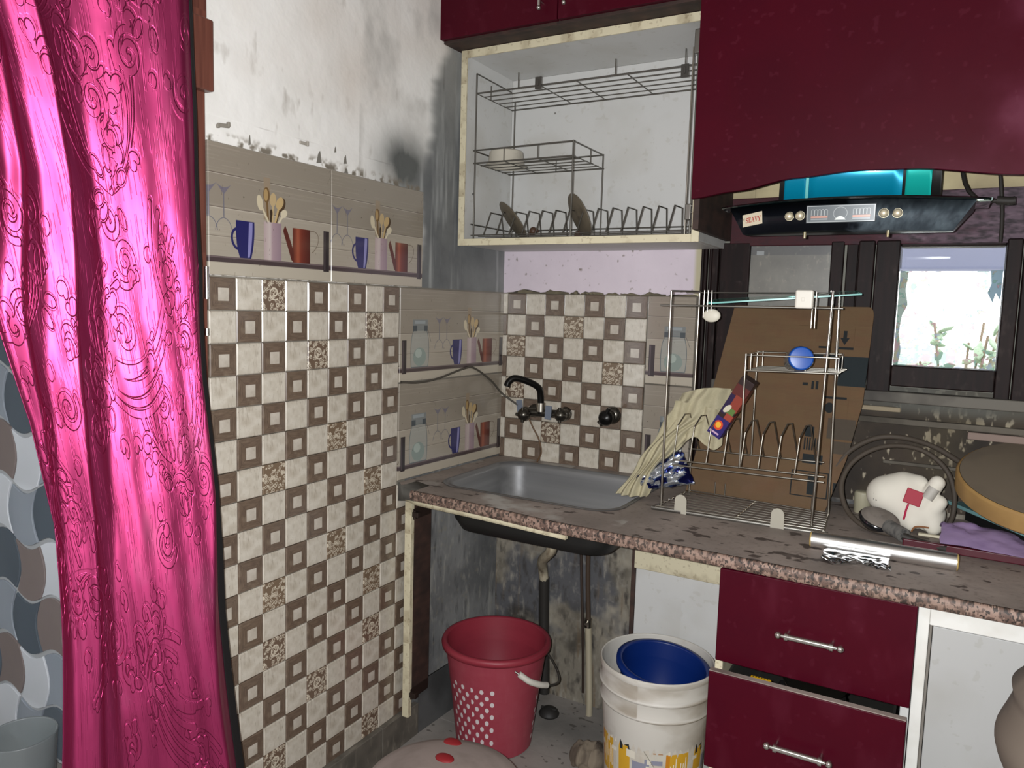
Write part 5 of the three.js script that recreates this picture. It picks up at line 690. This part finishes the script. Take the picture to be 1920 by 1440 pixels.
// ------------------------------------------------------------------ taps and cable over the sink
{
  const tapM = mat(0x55524c, 0.28, 0.9), tapD = mat(0x1c1b1a, 0.3, 0.6);
  const t = thing('sink_mixer', 'dark chrome wall mixer with a raised swan neck spout over the sink', 'tap');
  const fl = (x, y, r) => { const g = lathe([[0, 0], [r, 0], [r * 0.9, 0.010], [r * 0.5, 0.016], [0, 0.016]], 24).rotateX(Math.PI / 2); return at(g, x, y, -1.241); };
  part(t, 'flange', fl(0.176, 1.035, 0.024), tapM); part(t, 'flange', fl(0.300, 1.037, 0.024), tapM);
  part(t, 'body', merge(rod([0.165, 1.036, -1.195], [0.315, 1.039, -1.195], 0.0145, 12), rod([0.176, 1.035, -1.24], [0.176, 1.035, -1.195], 0.011, 10), rod([0.300, 1.037, -1.24], [0.300, 1.037, -1.195], 0.011, 10), at(new THREE.SphereGeometry(0.018, 12, 8), 0.165, 1.036, -1.195), at(new THREE.SphereGeometry(0.020, 12, 8), 0.318, 1.039, -1.195)), tapM);
  part(t, 'spout', tube([[0.228, 1.036, -1.19], [0.228, 1.095, -1.185], [0.224, 1.128, -1.172], [0.196, 1.150, -1.14], [0.165, 1.160, -1.11], [0.150, 1.146, -1.095], [0.147, 1.132, -1.09]], 0.0115, 50, 12), tapD, 'dark spout'); part(t, 'collar', at(new THREE.CylinderGeometry(0.016, 0.017, 0.03, 16), 0.228, 1.058, -1.19), chrome, 'bright collar');
  for (const [x, y] of [[0.170, 1.028], [0.313, 1.040]]) part(t, 'handle', merge(at(lathe([[0, 0.03], [0.012, 0.028], [0.022, 0.016], [0.024, 0.004], [0.018, 0], [0, 0]], 14).rotateX(Math.PI / 2), x, y, -1.182), rod([x - 0.026, y, -1.165], [x + 0.026, y, -1.165], 0.006, 8), rod([x, y - 0.026, -1.165], [x, y + 0.026, -1.165], 0.006, 8)), tapM);
  const v = thing('angle_valve', 'grimy chrome angle valve on the checked tiles right of the mixer', 'tap'); part(v, 'flange', fl(0.474, 1.048, 0.030), tapM); part(v, 'body', merge(rod([0.474, 1.048, -1.24], [0.474, 1.046, -1.18], 0.017, 12), rod([0.474, 1.046, -1.19], [0.452, 1.022, -1.185], 0.012, 10)), tapM); part(v, 'handle', merge(at(lathe([[0, 0.028], [0.018, 0.025], [0.026, 0.012], [0.024, 0], [0, 0]], 16).rotateX(Math.PI / 2), 0.478, 1.046, -1.182), rod([0.476, 1.046, -1.165], [0.492, 1.080, -1.165], 0.007, 8)), tapD, 'dark handle');
  for (const [x, y, r, l] of [[0.119, 1.046, 0.15, 'blue grey plastic tag hanging left of the mixer tap'], [0.266, 1.044, -0.05, 'blue grey plastic tag hanging between the mixer handles']]) { const o = solo('tag', new RoundedBoxGeometry(0.024, 0.048, 0.004, 1, 0.0012), mat(0x6e7684, 0.5), l, 'tag'); o.position.set(x, y, x < 0.2 ? -1.236 : -1.172); o.rotation.z = r; }
  solo('wall_wire', tube([[0.012, 1.166, -0.682], [0.020, 1.160, -0.76], [0.024, 1.166, -0.86], [0.030, 1.190, -1.0], [0.034, 1.188, -1.06], [0.040, 1.14, -1.16], [0.052, 1.09, -1.22], [0.10, 1.055, -1.238], [0.112, 1.05, -1.236]], 0.0036, 70, 8), mat(0x4b463e, 0.6), 'thin grey wire strung along the printed tiles to the mixer', 'wire');
  solo('tap_wire', tube([[0.150, 1.02, -1.236], [0.175, 0.975, -1.237], [0.20, 0.935, -1.237], [0.212, 0.89, -1.236], [0.215, 0.862, -1.2]], 0.0028, 40, 6), mat(0x6a5038, 0.6), 'thin brown wire dangling from the mixer into the sink', 'wire');
}

// ------------------------------------------------------------------ things on the worktop, right of the rack
{ // foil roll
  const r = thing('foil_roll', 'roll of bright aluminium foil lying along the worktop', 'foil roll', [1.337, TOP + 0.0195, -0.742], 0.02); const c = new THREE.CylinderGeometry(0.019, 0.019, 0.296, 40).rotateZ(Math.PI / 2); part(r, 'foil', c, mat(0xe4e2e0, 0.33, 1)); for (const s of [-1, 1]) { const e = new THREE.TorusGeometry(0.0145, 0.004, 8, 24).rotateY(Math.PI / 2); part(r, 'core', at(e, s * 0.148, 0, 0), mat(0xb49a5e, 0.7), 'cardboard core'); }
  const f = grid(40, 22, (u, v) => { const x = lerp(-0.115, 0.02, u) + 0.012 * (fbm(u * 9, v * 5, 3) - 0.5), n = fbm(u * 12, v * 9, 4) - 0.45, z = 0.017 + v * (0.078 + 0.014 * Math.sin(u * 7)); return [x, Math.max(-0.0192, lerp(-0.010, -0.016, sm(0, 0.4, v)) + n * 0.020 * v), z]; }); part(r, 'torn_sheet', thick(f, 0.0004), mat(0xc9cbcd, 0.2, 1, { side: THREE.DoubleSide }), 'crumpled torn foil');
}
{ // white figure with a red tag
  const o = thing('soft_toy', 'white rounded soft toy with a red tag slumped on the worktop', 'toy', [1.378, TOP, -1.06]);
  const d = (x, y, z) => { const p = [x, y, z]; let q = caps(p, [-0.052, 0.082, 0.0], [-0.015, 0.100, -0.005], 0.050, 0.046); q = smin(q, caps(p, [0.0, 0.055, 0.0], [0.045, 0.05, 0.01], 0.048, 0.040), 0.03); q = smin(q, caps(p, [0.012, 0.085, 0.005], [0.02, 0.12, 0.0], 0.028, 0.022), 0.015); q = smin(q, caps(p, [0.030, 0.075, 0.030], [0.060, 0.132, 0.020], 0.019, 0.018), 0.006); q = smin(q, caps(p, [0.058, 0.07, 0.030], [0.068, 0.085, 0.030], 0.020, 0.018), 0.006); q = smin(q, caps(p, [0.0, 0.028, 0.02], [0.01, 0.022, 0.03], 0.026, 0.022), 0.015); q = smin(q, caps(p, [0.05, 0.030, 0.02], [0.058, 0.022, 0.03], 0.028, 0.022), 0.015); q = Math.max(q, -caps(p, [0.03, 0.0, 0.03], [0.03, 0.0, 0.12], 0.017, 0.017)); return Math.max(q, -y + 0.001); };
  part(o, 'body', blob(64, 0.16, [0, 0.075, 0], (x, y, z) => d(x, y + 0.075, z)), mat(0xe2ddd0, 0.75)); part(o, 'limb_cover', rod([0.040, 0.094, 0.047], [0.054, 0.122, 0.042], 0.0135, 16), mat(0xb8b4ac, 0.6), 'grey sleeve');
  const tg = part(o, 'tag', new RoundedBoxGeometry(0.040, 0.038, 0.005, 2, 0.002), mat(0xa31a34, 0.6), 'red tag'); tg.position.set(0.010, 0.094, 0.052); tg.rotation.set(-0.2, 0.1, -0.25); part(o, 'ribbon', tube([[0.0, 0.076, 0.056], [-0.004, 0.060, 0.056], [-0.006, 0.045, 0.054], [-0.008, 0.034, 0.053]], 0.0028, 14, 6), mat(0xb8204a, 0.5), 'pink ribbon'); part(o, 'mark', merge(rbox(-0.082, -0.078, 0.072, 0.090, 0.036, 0.040, 0.001), rbox(-0.076, -0.068, 0.070, 0.080, 0.041, 0.044, 0.002), rbox(-0.066, -0.062, 0.070, 0.078, 0.043, 0.046, 0.001)), mat(0x2a2422, 0.7), 'small dark print'); part(o, 'hem', tube([[0.012, 0.006, 0.052], [0.018, 0.018, 0.053], [0.032, 0.022, 0.054], [0.050, 0.022, 0.053]], 0.0022, 16, 6), mat(0x8a5a34, 0.7), 'brown seam');
}
{ // dusty ladle
  const o = thing('ladle', 'dusty black ladle lying upturned in front of the white toy', 'ladle', [1.318, TOP + 0.037, -0.965]);
  const g = lathe([[0, 0.012], [0.030, 0.010], [0.046, 0.004], [0.050, -0.004], [0.048, -0.008], [0.040, -0.022], [0.018, -0.033], [0, -0.035]], 36); g.scale(1.0, 1, 0.85); const b = part(o, 'cup', g, blackGloss); b.rotation.set(0.42, 0, -0.25); const dz = part(o, 'dust_face', lathe([[0, 0.0132], [0.030, 0.0112], [0.0455, 0.0050], [0.0462, 0.0038], [0, 0.0100]], 36).scale(1, 1, 0.85), mat(0xffffff, 0.9, 0, { map: mottled([128, 120, 112], [104, 97, 90], 0.8, 4) }), 'dusty grey face'); dz.rotation.set(0.42, 0, -0.25);
  part(o, 'ferrule', rod([0.022, -0.006, 0.040], [0.058, -0.012, 0.082], 0.0175, 16), mat(0xffffff, 0.7, 0.1, { map: mottled([112, 110, 106], [66, 66, 66], 1, 5) }), 'grey ferrule'); part(o, 'grip', tube([[0.055, -0.014, 0.080], [0.085, -0.022, 0.080], [0.125, -0.027, 0.083], [0.15, -0.027, 0.090]], 0.0095, 30, 10), rubber, 'black handle');
}
solo('gas_hose', tube([[1.19, 0.985, -1.13], [1.225, 1.035, -1.14], [1.285, 1.072, -1.16], [1.35, 1.078, -1.17], [1.42, 1.060, -1.19], [1.475, 1.030, -1.20], [1.54, 0.99, -1.215], [1.62, 0.96, -1.22]], 0.0075, 70, 10), dirtyHose, 'long dusty gas hose arching along the grimy wall', 'hose');
solo('gas_hose_loop', tube([[1.43, 0.867, -0.93], [1.36, 0.868, -0.93], [1.285, 0.872, -0.955], [1.236, 0.90, -1.0], [1.216, 0.955, -1.04], [1.235, 1.01, -1.075], [1.285, 1.05, -1.10], [1.345, 1.062, -1.125], [1.405, 1.05, -1.14], [1.455, 1.01, -1.14], [1.478, 0.955, -1.13], [1.48, 0.90, -1.12], [1.47, 0.867, -1.10]], 0.0065, 110, 10), dirtyHose, 'dusty hose looped around the white toy', 'hose');
solo('plastic_pot', lathe([[0, 0], [0.022, 0], [0.023, 0.055], [0.018, 0.060], [0, 0.060]], 24).translate(1.262, TOP + 0.0005, -1.165), phys(0xc8c2a8, 0.4, 0, { transmission: 0.3, thickness: 0 }), 'small cloudy plastic pot behind the dusty hose loop', 'pot');
solo('plastic_strip', rbox(1.405, 1.478, TOP + 0.0005, TOP + 0.007, -1.01, -0.998, 0.002), mat(0xcfc7ae, 0.5), 'short cream plastic strip lying before the white toy', 'strip');
{ // gas stove corner
  const s = thing('gas_stove', 'glass topped gas stove with a maroon front bar', 'stove');
  const poly = [[1.462, -1.215], [1.64, -0.925], [2.25, -0.90], [2.25, -1.215]]; const sh = (i) => new THREE.Shape(poly.map(([x, z]) => new THREE.Vector2(x, -z)));
  const top = new THREE.ExtrudeGeometry(sh(), { depth: 0.007, bevelEnabled: true, bevelSize: 0.001, bevelThickness: 0.001, bevelSegments: 1 }); top.rotateX(-Math.PI / 2); part(s, 'glass_top', at(top, 0, 0.906, 0), phys(0x83b3b5, 0.2, 0, { clearcoat: 1 }), 'pale green glass top');
  const inn = [[1.51, -1.20], [1.675, -0.955], [2.22, -0.93], [2.22, -1.20]]; const bg = new THREE.ExtrudeGeometry(new THREE.Shape(inn.map(([x, z]) => new THREE.Vector2(x, -z))), { depth: 0.036, bevelEnabled: false }); bg.rotateX(-Math.PI / 2); part(s, 'body', at(bg, 0, 0.869, 0), blackMat); for (const [x, z] of [[1.54, -1.17], [1.69, -0.97], [2.18, -0.96], [2.18, -1.16]]) part(s, 'foot', at(new THREE.CylinderGeometry(0.014, 0.014, 0.011, 12), x, 0.8640, z), rubber);
  solo('maroon_bar', planar(rbox(1.375, 2.05, TOP + 0.0005, TOP + 0.020, -0.895, -0.872, 0.003)), mat(0x4c0f1e, 0.4), 'flat maroon metal bar lying behind the foil roll', 'bar');
  const bd = thing('round_board', 'thick round wooden board with a dusty top propped on the stove', 'board', [1.700, 1.008, -1.060]); bd.rotation.set(0.27, 0, 0);
  const R = 0.225; part(bd, 'rim', lathe([[0, -0.028], [R - 0.008, -0.028], [R, -0.020], [R, 0.018], [R - 0.006, 0.024], [R - 0.012, 0.0245]], 64), mat(0xffffff, 0.7, 0, { map: tex(256, 64, (u, v) => { const n = fbm(u * 40, v * 4, 4); return mix3([176, 140, 84], [146, 114, 68], n); }) }), 'yellow wooden side'); part(bd, 'top_face', lathe([[0, 0.0262], [R - 0.010, 0.0262], [R - 0.007, 0.0235], [0, 0.022]], 64), mat(0xffffff, 0.9, 0, { map: mottled([118, 106, 90], [96, 87, 76], 0.7, 5) }), 'dusty grey brown top');
}
{ // purple cloth
  const o = thing('purple_cloth', 'crumpled purple cloth lying in front of the gas stove', 'cloth'); const g = grid(46, 26, (u, v) => { const x = lerp(1.455, 1.80, u), n = fbm(u * 8, v * 5, 4), h = 0.044 * Math.sin(v * Math.PI) * (1 - 0.55 * sm(0.25, 0.6, u)) * (0.6 + 0.8 * n); return [x + 0.02 * (n - 0.5), TOP + 0.0235 + Math.max(0.0, h) * 0.8, lerp(-0.985, -0.862, v) + 0.015 * (u - 0.3) * 2 + 0.02 * (fbm(u * 6 + 9, v * 3, 2) - 0.5)]; }); part(o, 'sheet', thick(g, 0.0015), mat(0xffffff, 0.9, 0, { map: mottled([132, 112, 146], [104, 84, 120], 0.9, 5), side: THREE.DoubleSide }));
}

// ------------------------------------------------------------------ buckets and floor
{
  const b = thing('red_bucket', 'dusty red plastic bucket with white polka dots under the sink', 'bucket', [0.250, 0.0005, -0.890]);
  const H = 0.345, rb = 0.122, rt = 0.166; const dots = cv(2048, 512, (g, W, Hh) => { let sd = 5; const r = () => (sd = (sd * 16807) % 2147483647) / 2147483647; g.fillStyle = '#9a3c4a'; g.fillRect(0, 0, W, Hh); for (let k = 0; k < 900; k++) { g.fillStyle = rgb([172, 96, 102], 0.06); g.fillRect(r() * W, r() * Hh, 10 + r() * 70, 10 + r() * 50); } g.fillStyle = '#d9cfd0'; for (const base of [0.075, 0.44, 0.76]) for (let j = 0; j < 10; j++) for (let i = 0; i < 5; i++) { const u = base - i * 0.036 - (j % 2) * 0.018; g.beginPath(); g.ellipse(W * (((u % 1) + 1) % 1), Hh * (0.30 + j * 0.066), 14.5, 13, 0, 0, 6.3); g.fill(); } });
  const body = lathe([[rb, 0.004], [lerp(rb, rt, 0.5) - 0.003, H * 0.5], [rt - 0.004, H - 0.02]], 64); part(b, 'outer_wall', body, mat(0xffffff, 0.5, 0, { map: dots }), 'red wall printed with white dots'); body.attributes.uv.needsUpdate = true;
  const redP = mat(0xffffff, 0.45, 0, { map: mottled([146, 48, 62], [122, 40, 53], 0.8, 4) }); part(b, 'inner_wall', lathe([[0, 0.010], [rb - 0.006, 0.010], [lerp(rb, rt, 0.8) - 0.010, H * 0.78], [lerp(rb, rt, 0.8) - 0.006, H * 0.80], [rt - 0.008, H - 0.004]], 64), redP); part(b, 'rim', lathe([[rt - 0.008, H - 0.004], [rt - 0.004, H + 0.002], [rt + 0.006, H], [rt + 0.010, H - 0.008], [rt + 0.008, H - 0.020], [rt - 0.004, H - 0.024]], 64), redP); part(b, 'base', lathe([[0, 0.0], [rb - 0.004, 0.0], [rb, 0.004], [rb - 0.004, 0.009], [0, 0.009]], 48), redP);
  // bail fallen to the window side
  const hy = H - 0.035, px = Math.cos(0.35), pz = Math.sin(0.35); part(b, 'bail', tube([[0.075, hy, 0.152], [0.125, hy - 0.028, 0.155], [0.185, hy - 0.062, 0.095], [0.205, hy - 0.085, 0.0], [0.165, hy - 0.06, -0.10], [0.085, hy, -0.148]], 0.0032, 60, 8), dullSteel).rotation.y = 0.42; part(b, 'grip', tube([[0.088, hy - 0.004, 0.158], [0.120, hy - 0.024, 0.158], [0.150, hy - 0.042, 0.138], [0.170, hy - 0.054, 0.115]], 0.0095, 24, 12), mat(0xcac6bc, 0.5), 'white plastic grip').rotation.y = 0.42;
}
{
  const b = thing('paint_bucket', 'stained white paint bucket holding a blue bucket beside the red drawers', 'bucket', [0.800, 0.0005, -0.835]); b.rotation.y = 0;
  const H = 0.445, art = cv(2048, 1024, (g, W, Hh) => {
    let sd = 31; const r = () => (sd = (sd * 16807) % 2147483647) / 2147483647; g.fillStyle = '#c9c4b8'; g.fillRect(0, 0, W, Hh); for (let k = 0; k < 700; k++) { g.fillStyle = rgb(r() < 0.5 ? [222, 218, 208] : [164, 150, 132], 0.07); g.fillRect(r() * W, r() * Hh, 10 + r() * 90, 20 + r() * 140); }
    g.translate(0, -330); for (let q = 0; q < 4; q++) { const o = q * W / 4; g.fillStyle = '#d0a02c'; g.fillRect(o + 20, 560, 84, 300); g.fillRect(o + 330, 600, 150, 330); g.fillStyle = '#c98420'; g.fillRect(o + 330, 600, 24, 330); g.fillStyle = '#ece6d8'; for (let k = 0; k < 7; k++) g.fillRect(o + 360 + k * 17, 620 + r() * 120, 6, 180); g.fillStyle = '#26282c'; g.font = 'bold 150px sans-serif'; g.fillText('H', o + 16, 640); g.fillStyle = '#8c8ea0'; g.fillRect(o + 120, 700, 110, 130); g.fillRect(o + 200, 660, 110, 40); g.fillStyle = '#b08a6a'; g.fillRect(o + 250, 590, 60, 12); g.fillStyle = '#b86a4a'; for (const [x, y] of [[130, 330], [170, 350], [150, 430], [300, 480], [440, 470]]) { g.beginPath(); g.ellipse(o + x, y, 22, 14, 0.4, 0, 6.3); g.fill(); } g.fillStyle = '#ddd7c8'; for (let k = 0; k < 22; k++) g.fillRect(o + r() * 500, 300 + r() * 560, 8 + r() * 60, 10 + r() * 60); g.strokeStyle = '#8a8478'; g.lineWidth = 5; g.beginPath(); g.moveTo(o + 90, 200); g.bezierCurveTo(o + 60, 420, o + 170, 520, o + 260, 720); g.stroke(); }
  });
  const wm = mat(0xffffff, 0.5, 0, { map: mottled([206, 202, 194], [160, 150, 136], 1, 5) });
  part(b, 'outer_wall', lathe([[0.128, 0.004], [0.146, 0.33]], 64), mat(0xffffff, 0.5, 0, { map: art }), 'stained printed label').rotation.y = -0.45; part(b, 'collar', lathe([[0.146, 0.33], [0.153, 0.332], [0.154, 0.338], [0.149, 0.342], [0.150, 0.378], [0.157, 0.380], [0.158, 0.387], [0.151, 0.391], [0.152, 0.425], [0.157, 0.428], [0.1575, 0.442], [0.1545, H], [0.1515, 0.442], [0.1475, 0.33]], 64), wm, 'ribbed white collar'); part(b, 'inner_wall', lathe([[0, 0.006], [0.124, 0.006], [0.1475, 0.33]], 48), wm); part(b, 'base', lathe([[0, 0], [0.126, 0], [0.128, 0.004], [0.124, 0.006], [0, 0.006]], 48), wm);
  const n = thing('blue_bucket', 'blue plastic bucket pushed at a slant into the white paint bucket', 'bucket', [0.808, 0.338, -0.838]); n.rotation.set(0.04, 0, -0.12); n.scale.setScalar(0.94);
  const bl = mat(0x06266a, 0.4); part(n, 'shell', lathe([[0, -0.14], [0.095, -0.14], [0.098, -0.135], [0.126, 0.095], [0.136, 0.098], [0.137, 0.088], [0.139, 0.088], [0.139, 0.101], [0.125, 0.104], [0.122, 0.098], [0.117, 0.055], [0.114, 0.052], [0.093, -0.134], [0, -0.134]], 64), bl);
}
{ // dusty tub with red buttons in the foreground
  const t = thing('lidded_tub', 'round dusty tub with a domed lid and red oval handles in the doorway foreground', 'tub', [0.485, 0.0005, -0.255]); const dm = mat(0xffffff, 0.85, 0, { map: mottled([150, 136, 130], [118, 106, 100], 0.9, 5) });
  part(t, 'side', lathe([[0, 0], [0.155, 0], [0.160, 0.004], [0.178, 0.265]], 64), dm); part(t, 'lid', lathe([[0.180, 0.260], [0.187, 0.263], [0.188, 0.281], [0.182, 0.289], [0.15, 0.301], [0.08, 0.313], [0, 0.317]], 64), dm, 'dusty domed lid'); const rm = mat(0x8a1c22, 0.6); const ov = (x, z, y) => { const o = part(t, 'lug', new THREE.SphereGeometry(1, 20, 10).scale(0.025, 0.007, 0.018), rm, 'red oval lug'); o.position.set(x, y, z); }; ov(-0.062, -0.130, 0.3015); ov(-0.030, -0.048, 0.3145);
}
{ // ribbed drum at the cabinet
  const d = thing('ribbed_drum', 'dusty grey brown ribbed drum in front of the white base cabinet', 'drum', [1.745, 0.0005, -0.34]); const pr = [[0, 0]]; for (let k = 0; k <= 80; k++) { const y = k / 80 * 0.78; pr.push([0.185 + 0.012 * Math.sin((y - 0.05) * 2 * Math.PI / 0.155) + 0.004 * vn(y * 30, 1), y + 0.001]); } pr.push([0.180, 0.80], [0.160, 0.825], [0.12, 0.838], [0.05, 0.842], [0, 0.842]); part(d, 'shell', lathe(pr, 64), mat(0xffffff, 0.85, 0, { map: mottled([112, 101, 90], [72, 66, 60], 1.1, 6) }));
}
{ const o = solo('rag', blob(36, 0.09, [0, 0, 0], (x, y, z) => Math.hypot(x * 0.85, y * 1.5, z) - 0.055 - 0.05 * (fbm(x * 30 + 7, z * 30 + y * 22, 3) - 0.5)), mat(0xffffff, 0.95, 0, { map: mottled([132, 120, 104], [70, 60, 52], 1.2, 3) }), 'crumpled grimy rag on the floor beside the paint bucket', 'rag'); o.position.set(0.588, 0.034, -0.925); const p = o.geometry.attributes.position, uv = o.geometry.attributes.uv; for (let i = 0; i < p.count; i++) uv.setXY(i, p.getX(i) * 6, p.getZ(i) * 6 + p.getY(i) * 4); }
solo('rubber_plug', merge(lathe([[0, 0], [0.034, 0], [0.036, 0.006], [0.026, 0.020], [0.010, 0.026], [0, 0.026]], 24), rod([-0.03, 0.018, 0], [0.03, 0.024, 0], 0.006)).translate(0.335, 0.0005, -1.12), mat(0x2a2826, 0.6), 'black rubber plug on the floor behind the red bucket', 'plug');

shade(scene);
renderer.render(scene, camera);
